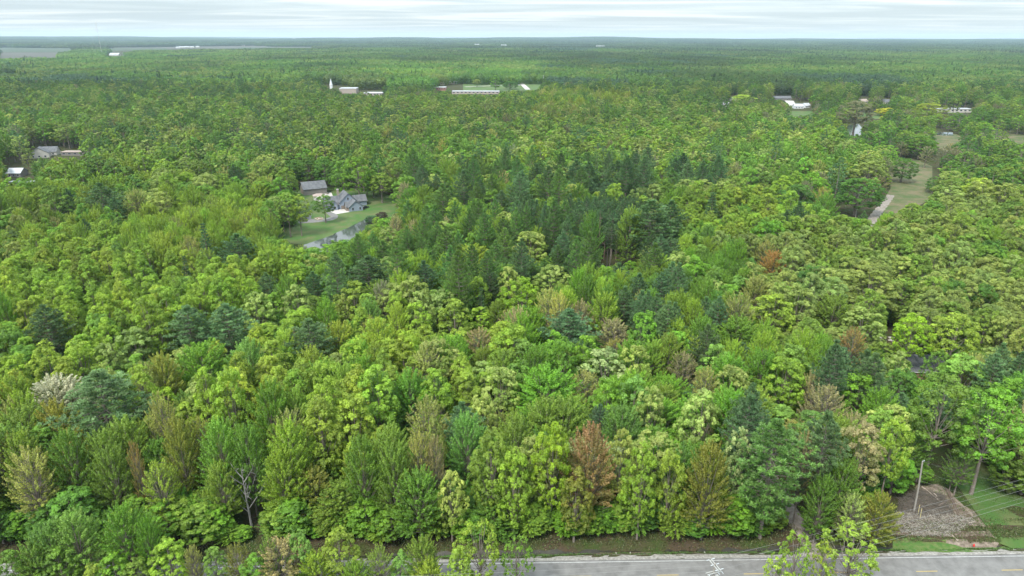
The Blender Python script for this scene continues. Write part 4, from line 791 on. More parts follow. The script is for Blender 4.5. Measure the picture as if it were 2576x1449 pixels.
# ------------------------------------------------------------------ the rest of the wood, out to the horizon: ONE object
px_, py_, pz_, prot, pr, ps, pa, pb = [], [], [], [], [], [], [], []
def put(x, y, ix, rot, scl, a, b_): px_.append(x); py_.append(y); prot.append(ix); pr.append(rot); ps.append(scl); pa.append(a); pb.append(b_)
gr = np.random.default_rng(77)
for i in np.where(~single)[0]:
    t_ = trees[i]; far_ = math.hypot(t_['x'], t_['y']) > 400; ixs = (IX_MID if far_ else IX_FULL)[t_['kind']]
    out, H0, R0 = PROTO[t_['kind']]; a, b_ = tints(t_['pal'], gr, 0.12); m_ = (1 + 0.10 * float(SM3(t_['x'], t_['y'])) + 0.09 * float(SM2(t_['x'], t_['y']))) * (1 - 0.04 * min(1, max(0, (t_['y'] - 230) / 120)) - 0.22 * min(1, max(0, (t_['y'] - 480) / 600)))  # m_: random patches, plus low-sun shade put into the tint as distance grows
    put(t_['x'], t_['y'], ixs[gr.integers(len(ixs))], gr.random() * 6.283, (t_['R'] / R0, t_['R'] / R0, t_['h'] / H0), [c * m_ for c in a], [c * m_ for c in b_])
FARPAL = ['green', 'deep', 'olive', 'green', 'oakt', 'green', 'deep', 'deep']
def groves(y0, y1, step, size, ixs, wide):
    g = jgrid(y0, y1, step, wide, gr, 0.5); gx1, gy1 = g[:, 0], g[:, 1]; z = hill(gx1, gy1)
    bad = np.zeros(len(g), bool)
    for dx in (-0.42, 0, 0.42):
        for dy in (-0.42, 0, 0.42):
            for zz in (20, 8):
                a, b_, _ = proj(gx1 + dx * size, gy1 + dy * size, z + zz)
                for Pl in OPEN: bad |= inpoly(a, b_, Pl)
    g = g[~bad]
    A, B = Smooth(int(y0), 170 * size / 60), Smooth(int(y0) + 1, 90 * size / 60); C_ = Smooth(9, 600)
    for (gx0, gy0), va, vb, vc in zip(g, A(g[:, 0], g[:, 1] * 0.6), B(g[:, 0], g[:, 1] * 0.5), C_(g[:, 0], g[:, 1] * 0.5)):
        k = FARPAL[int((0.5 + 0.22 * va + 0.12 * gr.normal()) * 8) % 8]; a, b_ = tints(k, gr, 0.05); v = 1 + 0.15 * vb + 0.16 * vc
        v2 = max(0.5, 1 + 1.5 * (v - 1)) * (0.62 if gy0 < 2200 else 0.50 if gy0 < 4500 else 0.36); a0 = np.array(PAL['green'][1]); b0_ = np.array(PAL['green'][2]); a = (0.6 * np.array(a) + 0.4 * a0) * v2; b_ = (0.6 * np.array(b_) + 0.4 * b0_) * v2  # groves tinted darker with distance: haze and low sun painted into the colour
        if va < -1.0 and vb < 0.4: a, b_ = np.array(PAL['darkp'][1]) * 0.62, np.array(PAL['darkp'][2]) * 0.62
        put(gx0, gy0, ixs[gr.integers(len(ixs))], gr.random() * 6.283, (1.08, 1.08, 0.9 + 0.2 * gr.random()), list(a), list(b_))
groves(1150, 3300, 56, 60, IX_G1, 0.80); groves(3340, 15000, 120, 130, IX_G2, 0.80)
XS = np.array(px_); YS = np.array(py_); ZS = ground_z(XS, YS)
pm = bpy.data.meshes.new('forest'); pm.vertices.add(len(XS)); pm.vertices.foreach_set('co', np.stack([XS, YS, ZS], 1).astype(np.float32).ravel())
def pattr(nm, typ, arr):
    a = pm.attributes.new(nm, typ, 'POINT'); key = {'INT': 'value', 'FLOAT': 'value', 'FLOAT_VECTOR': 'vector', 'FLOAT_COLOR': 'color'}[typ]
    a.data.foreach_set(key, np.asarray(arr, np.int32 if typ == 'INT' else np.float32).ravel())
one = np.ones((len(XS), 1))
pattr('shape', 'INT', prot); pattr('turn', 'FLOAT', pr); pattr('size', 'FLOAT_VECTOR', ps); pattr('tint', 'FLOAT_COLOR', np.hstack([np.array(pa), one])); pattr('tint_b', 'FLOAT_COLOR', np.hstack([np.array(pb), one]))
print('forest points', len(XS), 'triangles', sum(len(m.polygons) * 2 for m in bpy.data.meshes))
forest = link('forest', pm, None, kind='stuff', label='dense spring woodland of mixed green trees reaching to the horizon', category='forest')
gt = bpy.data.node_groups.new('forest', 'GeometryNodeTree')
gt.interface.new_socket('Geometry', in_out='INPUT', socket_type='NodeSocketGeometry'); gt.interface.new_socket('Geometry', in_out='OUTPUT', socket_type='NodeSocketGeometry')
gi = gt.nodes.new('NodeGroupInput'); go = gt.nodes.new('NodeGroupOutput'); g2i = gt.nodes.new('GeometryNodeGeometryToInstance'); m2p = gt.nodes.new('GeometryNodeMeshToPoints')
for o in reversed(STUFF_OBJ):
    oi = gt.nodes.new('GeometryNodeObjectInfo'); oi.inputs['Object'].default_value = o; oi.inputs['As Instance'].default_value = False; oi.transform_space = 'ORIGINAL'
    gt.links.new(oi.outputs['Geometry'], g2i.inputs[0])
iop = gt.nodes.new('GeometryNodeInstanceOnPoints'); iop.inputs['Pick Instance'].default_value = True
def na_(nm, typ):
    a = gt.nodes.new('GeometryNodeInputNamedAttribute'); a.data_type = typ; a.inputs[0].default_value = nm; return a.outputs[0]
cx3 = gt.nodes.new('ShaderNodeCombineXYZ'); gt.links.new(na_('turn', 'FLOAT'), cx3.inputs[2]); e2r = gt.nodes.new('FunctionNodeEulerToRotation'); gt.links.new(cx3.outputs[0], e2r.inputs[0])
gt.links.new(gi.outputs[0], m2p.inputs[0]); gt.links.new(m2p.outputs[0], iop.inputs['Points']); gt.links.new(g2i.outputs[0], iop.inputs['Instance'])
gt.links.new(na_('shape', 'INT'), iop.inputs['Instance Index']); gt.links.new(e2r.outputs[0], iop.inputs['Rotation']); gt.links.new(na_('size', 'FLOAT_VECTOR'), iop.inputs['Scale'])
gt.links.new(iop.outputs[0], go.inputs[0])
md = forest.modifiers.new('forest', 'NODES'); md.node_group = gt

# ------------------------------------------------------------------ open ground, water, tracks
def H5(cx_, cy_): return W(704.4 + cx_ / 6.645, 419.3 + cy_ / 6.645)          # points read off an enlargement round the grey house
def C3(cx_, cy_, z=0.0): return W(2213.8 + cx_ / 4.453, 1123.7 + cy_ / 4.453, z)   # and round the brush clearing
M_WATER = bpy.data.materials.new('still_water'); M_WATER.use_nodes = True; b = M_WATER.node_tree.nodes['Principled BSDF']
b.inputs['Base Color'].default_value = (0.05, 0.06, 0.055, 1); b.inputs['Roughness'].default_value = 0.06; b.inputs['IOR'].default_value = 1.33; b.inputs['Specular IOR Level'].default_value = 0.9
nz = nd(M_WATER.node_tree, 'ShaderNodeTexNoise', ins={'Scale': 0.6, 'Detail': 3.0}); gg = nd(M_WATER.node_tree, 'ShaderNodeNewGeometry'); bp = nd(M_WATER.node_tree, 'ShaderNodeBump', ins={'Strength': 0.25, 'Distance': 0.05})
M_WATER.node_tree.links.new(gg.outputs['Position'], nz.inputs['Vector']); M_WATER.node_tree.links.new(nz.outputs['Fac'], bp.inputs['Height']); M_WATER.node_tree.links.new(bp.outputs[0], b.inputs['Normal'])
M_CONC = mat('pale_concrete', (0.36, 0.335, 0.31), 0.85, (0.8, (0.45, 0.42, 0.39), 0.3, 0.7))
M_DRYG = mat('dry_rough_grass', (0.055, 0.082, 0.022), 0.95, (0.09, (0.125, 0.105, 0.055), 0.40, 0.60))
M_FIELD = mat('spring_field', (0.032, 0.055, 0.022), 0.95, (0.004, (0.05, 0.062, 0.034), 0.42, 0.58))
M_TAN = mat('ploughed_field', (0.055, 0.053, 0.038), 0.95, (0.004, (0.075, 0.07, 0.052), 0.4, 0.6))
M_MULCH = mat('wood_chip_mulch', (0.10, 0.078, 0.058), 0.95, (1.4, (0.26, 0.21, 0.165), 0.40, 0.70), bump=0.06)
def ragged(pts, amp, step=1.2, seed=3):
    r = np.random.default_rng(seed); out = []; w = 0.0
    for i in range(len(pts)):
        a = Vector(pts[i]); b_ = Vector(pts[(i + 1) % len(pts)]); n = max(1, int((b_ - a).length / step)); d = (b_ - a).normalized(); nn = Vector((-d.y, d.x))
        for k in range(n): w = 0.6 * w + 0.7 * r.normal(); out.append(a.lerp(b_, k / n) + nn * amp * w)
    return out
def ring(f, pts): return [f(*p).xy for p in pts]
sheet('lawn', ring(H5, [(-60, 1290), (200, 1300), (480, 1320), (880, 1200), (1200, 1060), (1480, 900), (1800, 900), (2050, 760), (2050, 560), (1500, 380), (800, 340), (150, 420), (150, 900), (-160, 1180)]), 0.03, M_LAWN, res=10)
sheet('asphalt_drive', ring(H5, [(200, 900), (330, 960), (430, 955), (600, 945), (770, 925), (880, 905), (960, 870), (975, 830), (930, 800), (850, 775), (760, 760), (740, 745), (790, 800), (850, 850), (760, 880), (600, 900), (520, 880), (530, 790), (480, 770), (450, 860), (360, 900)]), 0.05, M_ASPH, res=10)
sheet('drive_apron', ring(H5, [(850, 768), (942, 806), (1165, 770), (1130, 740), (1040, 715), (930, 740), (800, 700), (780, 720)]), 0.065, M_CONC)
sheet('patio', ring(H5, [(560, 560), (640, 600), (900, 540), (860, 440), (700, 450)]), 0.065, M_CONC)
sheet('garden_bed', ring(H5, [(560, 870), (620, 905), (700, 905), (740, 870), (660, 850)]), 0.055, M_LITTER)
sheet('pond', ragged(ring(H5, [(330, 1330), (430, 1310), (680, 1222), (880, 1152), (1100, 1050), (1200, 1000), (1400, 905), (1500, 850), (1640, 880), (1620, 980), (1500, 1100), (1300, 1300), (1000, 1450), (500, 1500), (300, 1440)]), 0.25, 2.0), 0.06, M_WATER, res=12)
sheet('far_pond', [W(*p).xy for p in [(2134, 316), (2160, 313), (2168, 322), (2166, 342), (2140, 343), (2130, 330)]], 0.05, M_WATER)
sheet('far_pond', [W(*p).xy for p in [(2350, 333), (2396, 334), (2398, 342), (2350, 341)]], 0.05, M_WATER)
sheet('ditch_pool', [W(*p).xy for p in [(2076, 540), (2106, 538), (2110, 556), (2080, 556)]], 0.05, M_WATER)
sheet('meadow_track', [W(*p).xy for p in [(2160, 585), (2180, 556), (2218, 508), (2240, 476), (2236, 412), (2250, 400), (2300, 400), (2345, 420), (2345, 500), (2300, 525), (2210, 570)]], 0.03, M_DRYG, res=14)
sheet('weedy_strip', ragged(ring(C3, [(150, 1040), (400, 1015), (760, 1030), (1000, 1100), (1330, 1118), (1300, 1180), (150, 1170)]), 0.25), 0.058, M_VERGE, res=3)
path('dirt_path', [W(2180, 575), W(2200, 545), W(2228, 510), W(2240, 492)], 4.5, 0.06, M_DIRT)
sheet('meadow', [W(*p).xy for p in [(2340, 340), (2405, 338), (2450, 360), (2470, 386), (2460, 402), (2420, 398), (2350, 370)]], 0.04, M_DRYG, res=30)
sheet('meadow', [W(*p).xy for p in [(2480, 328), (2600, 345), (2600, 370), (2500, 352)]], 0.04, M_DRYG, res=30)

sheet('far_garden_lawn', [W(*p).xy for p in [(1980, 280), (2045, 280), (2045, 294), (1985, 294)]], 0.04, M_LAWN)
sheet('far_garden_lawn', [W(*p).xy for p in [(2155, 284), (2220, 284), (2220, 300), (2155, 300)]], 0.04, M_LAWN)
sheet('school_lawn', [W(*p).xy for p in [(1165, 203), (1362, 202), (1358, 228), (1165, 232)]], 0.08, M_LAWN)
def far_path(nm, a, b_, w, z, m): path(nm, [W(*a), W(*b_)], w, z, m)
far_path('footpath', (1170, 219), (1262, 215.5), 7, 0.2, M_CONC); far_path('school_drive', (1304, 203), (1328, 226), 9, 0.24, M_CONC)
far_path('cul_de_sac', (1985, 254), (1992, 268), 12, 0.2, M_CONC)
for pts, m_ in [([(-40, 117.5), (185, 118), (185, 131), (-40, 132)], M_FIELD), ([(-40, 133), (145, 132), (145, 146), (-40, 148)], M_TAN), ([(270, 117), (420, 116), (420, 121), (270, 121.5)], M_TAN), ([(270, 121.3), (420, 120.8), (420, 127), (270, 128)], M_FIELD), ([(420, 112.5), (642, 112), (642, 122), (420, 124)], M_TAN), ([(642, 114.5), (905, 116), (905, 120), (642, 121)], M_TAN), ([(600, 119), (905, 118.5), (905, 120.5), (600, 124)], M_FIELD)]:
    sheet('field', [W(*p).xy for p in pts], 0.5, m_)
# the brush clearing by the road, with grass to its right
sheet('grass_slope', ring(C3, [(740, 300), (1000, 640), (1150, 860), (1345, 1062), (1480, 1130), (2400, 1130), (2400, 200), (1500, -100), (900, 0)]), 0.035, M_LAWN, res=6)
sheet('mulch_ground', ragged(ring(C3, [(430, 455), (640, 430), (770, 490), (960, 680), (1150, 870), (1345, 1065), (1310, 1105), (800, 1100), (150, 1075), (120, 1000), (150, 760), (330, 590)]), 0.35), 0.05, M_MULCH, res=3)
sheet('gravel_mouth', ring(C3, [(1380, 1092), (1500, 1085), (1700, 1150), (2200, 1160), (2200, 1178), (1300, 1180), (1340, 1140)]), 0.06, M_GRAV, res=3)
# sticks and chips strewn over the mulch
def sticks(name, poly, n, seed, m, lmin, lmax, wid, lab, hz=0.12):
    r = np.random.default_rng(seed); P_ = np.array(poly); lo, hi = P_.min(0), P_.max(0); pts = lo + (hi - lo) * r.random((n * 4, 2)); k = inpoly(pts[:, 0], pts[:, 1], [tuple(p) for p in poly]); pts = pts[k][:n]; n = len(pts)
    a = r.random(n) * 6.283; L_ = lmin + (lmax - lmin) * r.random(n) ** 2; z = ground_z(pts[:, 0], pts[:, 1]) + 0.06 + hz * r.random(n) ** 2; up = (r.random(n) - 0.35) * 0.5
    D = unit(np.stack([np.cos(a), np.sin(a), up], 1)); S = np.cross(D, [0, 0, 1.0]); S = unit(S) * wid * (0.6 + 0.8 * r.random((n, 1))); U = np.cross(S, D); U = unit(U) * wid * 0.8
    C = np.stack([pts[:, 0], pts[:, 1], z], 1); A = C - D * L_[:, None] / 2; B = C + D * L_[:, None] / 2
    V = np.stack([A - S, A + S, A + U, B - S * .6, B + S * .6, B + U * .6], 1).reshape(-1, 3); base = np.arange(n)[:, None] * 6
    F = np.concatenate([base + np.array([0, 1, 4, 3]), base + np.array([1, 2, 5, 4]), base + np.array([2, 0, 3, 5])]); return link(name, mesh_np(name, V, F, [m]), kind='stuff', label=lab, category='brush')
M_PALEW = mat('bleached_brush', (0.44, 0.40, 0.34), 0.9); M_BRNW = mat('brown_brush', (0.13, 0.09, 0.06), 0.95); M_GRW = mat('grey_brush', (0.14, 0.12, 0.10), 0.95)
P1 = [tuple(p) for p in ring(C3, [(180, 760), (420, 740), (700, 740), (1060, 850), (1000, 900), (760, 1010), (400, 1010), (180, 960)])]
P2_ = [tuple(p) for p in ring(C3, [(200, 600), (430, 500), (700, 560), (820, 780), (500, 800), (200, 760)])]
P3_ = [tuple(p) for p in ring(C3, [(760, 560), (1340, 1080), (760, 1090), (160, 1060), (200, 900)])]
sticks('bleached_brush', P1, 2600, 1, M_PALEW, 0.15, 1.5, 0.022, 'pale bleached sticks strewn over the roadside clearing', 0.3)
sticks('grey_brush', P2_, 2600, 2, M_GRW, 0.3, 2.2, 0.022, 'grey brush heaped at the foot of the utility pole', 0.7)
sticks('brown_brush', P3_, 2600, 3, M_BRNW, 0.15, 1.0, 0.025, 'brown wood chips and twigs over the clearing edge', 0.12)
sticks('dark_brush', P1, 1200, 4, M_GRW, 0.3, 1.6, 0.025, 'dark twigs lying among bleached sticks', 0.4)
M_LOG = mat('barked_log', (0.30, 0.24, 0.19), 0.9, (3, (0.42, 0.36, 0.30), 0.3, 0.7)); M_DLOG = mat('dark_log', (0.10, 0.075, 0.06), 0.9, (3, (0.17, 0.13, 0.10), 0.3, 0.7))
def log(a, b_, r_, m, lab, z=0.25):
    A = C3(*a); B = C3(*b_); A.z = float(ground_z(A.x, A.y)) + z; B.z = float(ground_z(B.x, B.y)) + z * 0.7; mid_ = (A + B) / 2 + Vector((0.08, 0.05, 0.05))
    MB().tube([A, mid_, B], [r_, r_ * 0.92, r_ * 0.8], n=8).build('log', m, label=lab, category='log', group='logs in the clearing')
log((462, 476), (652, 632), 0.13, M_LOG, 'pale long log slanting down beside the utility pole'); log((590, 566), (628, 596), 0.10, M_LOG, 'short pale log lying against the long pale one', 0.5)
log((728, 488), (868, 792), 0.14, M_DLOG, 'dark long log at the clearing edge, left of its twin'); log((748, 498), (886, 780), 0.11, M_DLOG, 'thinner dark log at the clearing edge, right of its twin')
log((985, 880), (1060, 868), 0.10, M_LOG, 'short bleached log at the right end of the brush'); log((800, 1005), (945, 1098), 0.07, M_LOG, 'thin branch slanting down to the ditch beside the hydrant'); log((640, 700), (720, 650), 0.2, M_DLOG, 'stubby dark log in the heaped grey brush')

# ------------------------------------------------------------------ hydrant
M_RED = mat('red_hydrant_paint', (0.55, 0.03, 0.03), 0.45)
p = C3(1057, 1088); z0 = float(ground_z(p.x, p.y)) + 0.05
hy = thing('fire_hydrant', 'red fire hydrant on brown chips by the road', 'hydrant', (p.x, p.y, z0))
MB().tube([(0, 0, -0.05), (0, 0, 0.04)], 0.17, 10).tube([(0, 0, 0.04), (0, 0, 0.62)], [0.115, 0.115], 12).build('barrel', M_RED, hy)
MB().tube([(0, 0, 0.62), (0, 0, 0.66), (0, 0, 0.80), (0, 0, 0.86)], [0.15, 0.14, 0.09, 0.04], 12).tube([(0, 0, 0.86), (0, 0, 0.92)], 0.03, 5).build('bonnet', M_RED, hy)
for a, rr in ((0, 0.055), (math.pi, 0.055), (-math.pi / 2, 0.075)):
    MB().tube([(0.10 * math.cos(a), 0.10 * math.sin(a), 0.48), (0.21 * math.cos(a), 0.21 * math.sin(a), 0.48)], rr, 8).build('nozzle', M_RED, hy)

# ------------------------------------------------------------------ utility poles and wires
M_POLE = mat('grey_weathered_pole', (0.22, 0.20, 0.175), 0.9, (5, (0.30, 0.28, 0.25), 0.3, 0.7)); M_ARM = mat('bleached_crossarm', (0.33, 0.33, 0.31), 0.8); M_INS = mat('pale_insulator', (0.42, 0.44, 0.45), 0.4); M_WIRE = mat('aluminium_wire', (0.24, 0.24, 0.23), 0.6)
M_GUARD = mat('yellow_guy_guard', (0.60, 0.52, 0.25), 0.6)
def wire(a, b_, sag, r_, lab, grp, n=18, parent=None):
    a = Vector(a); b_ = Vector(b_); pts = [a.lerp(b_, i / n) - Vector((0, 0, 4 * sag * (i / n) * (1 - i / n))) for i in range(n + 1)]
    o = MB().tube(pts, r_, 4).build('power_wire', M_WIRE, label=lab, category='wire'); o['group'] = grp; return o
q1 = C3(375, 748); za = float(ground_z(q1.x, q1.y)); tz_ = 9.0
for _ in range(60): tz_ += (proj(q1.x, q1.y, tz_)[1] - 1160.8) * 0.03
po = thing('utility_pole', 'bare grey wooden utility pole rising from the brush clearing', 'utility pole', (q1.x, q1.y, za))
MB().tube([(0, 0, -0.5), (-0.3, 0, tz_ * 0.5), (-0.75, 0, tz_ - za)], [0.19, 0.165, 0.13], 10, ).build('pole', M_POLE, po)
MB().tube([(-0.87, -0.1, tz_ - 0.15), (-0.5, -0.1, tz_ - 0.12)], 0.05, 6).tube([(-0.5, -0.1, tz_ - 0.16), (-0.5, -0.1, tz_ + 0.05)], 0.06, 6).build('insulator', M_INS, po)
MB().box(0.14, 0.36, -0.2, 0.02, 6.5, 7.3).build('junction_box', M_INS, po) if False else None
for j, (cx1, cy1, cy2) in enumerate(((420, 780, 670), (443, 822, 705))):
    g_ = C3(cx1, cy1); gz = float(ground_z(g_.x, g_.y)); MB().tube([(0, 0, -0.1), (-0.05, 0.1, 2.3)], 0.045, 6).build('guy_guard', M_GUARD, None, (g_.x, g_.y, gz), label=('yellow plastic guy guard close beside the utility pole', 'yellow plastic guy guard farther forward than its twin')[j], category='guy guard', group='guy guards in the clearing')
top1 = Vector((q1.x - 0.75, q1.y, tz_))
for k, (dz, e_) in enumerate(((0.0, C3(1613, 395, 9.5)), (-2.0, C3(1613, 560, 7.0)), (-4.2, C3(1613, 640, 5.0)))):
    a_ = top1 + Vector((0, 0, dz)); e2 = a_ + (e_ - a_) * 1.5; wire(a_, e2, 0.9, 0.007, ('thin service wire from the top of the bare pole', 'thin service wire from high on the bare pole', 'thin service wire from the middle of the bare pole')[k], 'service wires of the bare pole')
# the line with crossarms south of the road
P2P = W(1798.5, 1418, 11.9); base2 = Vector((P2P.x, P2P.y, 0)); rzp = math.atan2(RD.y, RD.x) + math.radians(-8)
far3 = W(2576, 1219.8, 11.3); e3 = P2P + (far3 - P2P) * 1.18; e3.z = 11.9
ldir = (Vector((e3.x, e3.y, 0)) - Vector((P2P.x, P2P.y, 0))).normalized(); lper = Vector((-ldir.y, ldir.x, 0))
def arm_pole(pos, lab, full):
    t_ = thing('utility_pole', lab, 'utility pole', (pos.x, pos.y, 0), math.atan2(ldir.y, ldir.x))
    MB().tube([(0, 0, -0.5), (0, 0, 11.95)], [0.2, 0.13], 10).build('pole', M_POLE, t_)
    for s in (-0.2, 0.2): MB().box(s - 0.055, s + 0.055, -1.3, 1.3, 11.55, 11.69).build('crossarm', M_ARM, t_)
    for y_ in (-1.15, 0.0, 1.15):
        for s in (-1, 1): MB().tube([(s * 0.24, y_, 11.74), (s * 0.72, y_, 11.74)], [0.05, 0.07], 8).build('insulator', M_INS, t_)
        MB().tube([(-0.7, y_, 11.74), (-0.4, y_ + 0.12, 11.2), (0.4, y_ + 0.12, 11.2), (0.7, y_, 11.74)], 0.009, 4).build('jumper_wire', M_WIRE, t_)
    if full:
        for s in (-0.2, 0.2): MB().box(-1.3, 1.3, s - 0.055, s + 0.055, 10.15, 10.29).build('crossarm', M_ARM, t_)
        for x_ in (-1.15, 0.5, 1.15): MB().tube([(x_, -0.3, 10.36), (x_, -0.8, 10.36)], [0.05, 0.07], 8).build('insulator', M_INS, t_)
        MB().tube([(0.45, -0.28, 9.0), (0.45, -0.28, 9.75)], 0.24, 12).build('transformer', M_ARM, t_)
        for s in (-1, 1): MB().tube([(s * 0.9, 0.26, 10.2), (s * 0.1, 0.16, 9.5)], 0.025, 4).build('brace', M_ARM, t_)
    return t_
arm_pole(P2P, 'pole with double pale crossarms standing south of the road', True)
arm_pole(e3, 'far pole that carries the long wires at their right end', False)
lft = W(1352, 1445, 11.4); lw = Vector((lft.x - P2P.x, lft.y - P2P.y, 0)).normalized() * 60
nm3 = ('farthest of the three high wires above the road', 'middle one of the three high wires above the road', 'nearest of the three high wires above the road')
for k, o_ in enumerate((1.15, 0.0, -1.15)):
    wire(P2P + lper * o_ + ldir * 0.72 + Vector((0, 0, -0.16)), e3 + lper * o_ - ldir * 0.72 + Vector((0, 0, -0.16)), 0.55, 0.014, nm3[k] + ', right of the crossarm pole', 'high wires of the road line')
    a_ = P2P + lper * o_ - ldir * 0.72 + Vector((0, 0, -0.16)); wire(a_, a_ + lw, 0.5, 0.014, nm3[k] + ', left of the crossarm pole', 'high wires of the road line')
for k, dz in enumerate((-3.3, -4.4)):
    wire(P2P + Vector((0, 0, dz)), e3 + Vector((0, 0, dz)), 0.6, (0.013, 0.018)[k], ('upper one of two low cables crossing the clearing', 'lower and thicker cable crossing the clearing')[k], 'low cables of the road line')

# ------------------------------------------------------------------ dead trees
def dead(px, pyt, pyb, lab, seed, n=20, spread=0.45, up=0.6, m=M_DEAD, hmax=40, thick=1.0):
    p = W(px, pyb); hh = 6.0
    for _ in range(60): hh = min(hmax, max(2, hh + (proj(p.x, p.y, hh)[1] - pyt) * 0.03 * p.y / 110))
    T = dead_tree(seed, H=hh, n=n, spread=spread, up=up); t_ = thing('dead_tree', lab, 'dead tree', (p.x, p.y, float(ground_z(p.x, p.y))), seed * 1.1, 'dead standing trees')
    nt = 8 * 0; tm = MB(); k = 7 * 3; tm.v = T.trunk.v[:k]; tm.f = [f for f in T.trunk.f if max(f) < k]; tm.build('trunk', m, t_)
    bm_ = MB(); bm_.v = T.trunk.v[k:]; bm_.f = [tuple(i - k for i in f) for f in T.trunk.f if min(f) >= k]
    if bm_.f: bm_.build('bare_branches', m, t_)
dead(634, 1183, 1328, 'white dead snag with forked bare branches in the front row', 3, n=12, spread=0.32, up=1.3)
M_DGREY = mat('grey_dead_twigs', (0.26, 0.24, 0.21), 0.95)
dead(2152, 466, 549, 'grey dead conifer before the dark green dome', 8, n=46, spread=0.36, up=0.08, m=M_DGREY)
M_STEM = mat('reddish_pine_bark', (0.17, 0.12, 0.095), 0.95)
for j, (xx, tp, bt) in enumerate(((1506, 532, 658), (1519, 566, 656), (1549, 560, 655), (1563, 566, 652), (1578, 560, 655), (1586, 575, 656))):
    dead(xx, tp, bt, ('tall bare pine stem at the left side of the dark gap', 'short stem right of the tallest one in the dark gap', 'bare stem in the middle of the dark gap', 'bare stem right of the middle in the dark gap', 'bare stem second from the right in the dark gap', 'bare stem at the right side of the dark gap')[j], 20 + j, n=7, spread=0.06, up=0.2, m=M_STEM)

# ------------------------------------------------------------------ houses
M_ROOF = mat('grey_shingle_roof', (0.085, 0.088, 0.095), 0.9, (0.7, (0.14, 0.143, 0.15), 0.35, 0.68)); M_SIDING = mat('blue_grey_siding', (0.23, 0.265, 0.32), 0.8); M_BARNW = mat('grey_brown_siding', (0.18, 0.165, 0.15), 0.85); M_TRIM = mat('white_trim', (0.55, 0.56, 0.57), 0.6)
M_GLASS = mat('dark_window_glass', (0.03, 0.035, 0.045), 0.08, spec=0.6); M_DOOR = mat('brown_garage_door', (0.20, 0.16, 0.13), 0.7); M_STONE = mat('brown_stone_veneer', (0.22, 0.18, 0.15), 0.9, (3, (0.34, 0.29, 0.25), 0.35, 0.7))
M_WROOF = mat('white_membrane_roof', (0.31, 0.32, 0.33), 0.7, (0.12, (0.42, 0.43, 0.44), 0.4, 0.6)); M_BEIGE = mat('beige_brick_wall', (0.33, 0.28, 0.24), 0.85); M_CREAM = mat('cream_siding', (0.42, 0.40, 0.36), 0.8); M_TROOF = mat('tan_roof', (0.30, 0.24, 0.21), 0.85); M_BRICK = mat('red_brown_brick', (0.26, 0.13, 0.10), 0.9)
def gable_block(parent, x0, x1, y0, y1, eave, ridge, axis, wm, rm, over=0.4, z0=0.0):
    w = MB(); xm, ym = (x0 + x1) / 2, (y0 + y1) / 2
    if axis == 'y':
        w.add([(x0, y0, z0), (x1, y0, z0), (x1, y1, z0), (x0, y1, z0), (x0, y0, eave), (x1, y0, eave), (x1, y1, eave), (x0, y1, eave), (xm, y0, ridge), (xm, y1, ridge)],
              [(0, 3, 2, 1), (0, 1, 5, 8, 4), (2, 3, 7, 9, 6), (1, 2, 6, 5), (3, 0, 4, 7), (4, 8, 9, 7), (8, 5, 6, 9)])
    else:
        w.add([(x0, y0, z0), (x1, y0, z0), (x1, y1, z0), (x0, y1, z0), (x0, y0, eave), (x1, y0, eave), (x1, y1, eave), (x0, y1, eave), (x0, ym, ridge), (x1, ym, ridge)],
              [(0, 3, 2, 1), (0, 1, 5, 4), (2, 3, 7, 6), (1, 2, 6, 9, 5), (3, 0, 4, 8, 7), (4, 5, 9, 8), (8, 9, 6, 7)])
    w.build('wall', wm, parent)
    half = (x1 - x0) / 2 if axis == 'y' else (y1 - y0) / 2; sl = (ridge - eave) / half; th = 0.16
    for s in (-1, 1):
        e_ = half + over; ez = ridge - sl * e_
        if axis == 'y': A = [(xm, y0 - over), (xm + s * e_, y0 - over), (xm + s * e_, y1 + over), (xm, y1 + over)]
        else: A = [(x0 - over, ym), (x0 - over, ym + s * e_), (x1 + over, ym + s * e_), (x1 + over, ym)]
        zz = [ridge, ez, ez, ridge]; lo = [(a, b_, z + 0.02) for (a, b_), z in zip(A, zz)]; hi = [(a, b_, z + 0.02 + th) for (a, b_), z in zip(A, zz)]
        MB().add(lo + hi, [(0, 3, 2, 1), (4, 5, 6, 7), (0, 1, 5, 4), (1, 2, 6, 5), (2, 3, 7, 6), (3, 0, 4, 7)]).build('roof', rm, parent)
def window(parent, x, y, z, w, h_, face='front', bars=True):
    """face: front (towards -y) or left (towards -x)"""
    if face == 'front': f = MB().box(x - w / 2 - .08, x + w / 2 + .08, y - 0.06, y + 0.02, z - .08, z + h_ + .08).build('window', M_TRIM, parent); MB().box(x - w / 2, x + w / 2, y - 0.075, y - 0.055, z, z + h_).build('pane', M_GLASS, f)
    else: f = MB().box(x - 0.06, x + 0.02, y - w / 2 - .08, y + w / 2 + .08, z - .08, z + h_ + .08).build('window', M_TRIM, parent); MB().box(x - 0.075, x - 0.055, y - w / 2, y + w / 2, z, z + h_).build('pane', M_GLASS, f)
HO = H5(1160, 765); hr = math.radians(26)
hs = thing('house', 'blue-grey gabled house with garage and grey roof by the pond', 'house', (HO.x, HO.y, 0.05), hr)
gable_block(hs, 0, 7.4, 0, 7.5, 2.7, 5.7, 'y', M_SIDING, M_ROOF)
gable_block(hs, -3.2, 6.2, 7.0, 17, 4.2, 8.6, 'y', M_SIDING, M_ROOF)
gable_block(hs, -10.5, -2.6, 8.4, 15.4, 2.9, 6.8, 'x', M_SIDING, M_ROOF)
gable_block(hs, 5.8, 12.5, 11.5, 18, 2.9, 5.6, 'x', M_SIDING, M_ROOF)
gable_block(hs, -7.6, -4.6, 6.6, 10.0, 2.9, 5.4, 'y', M_SIDING, M_ROOF)
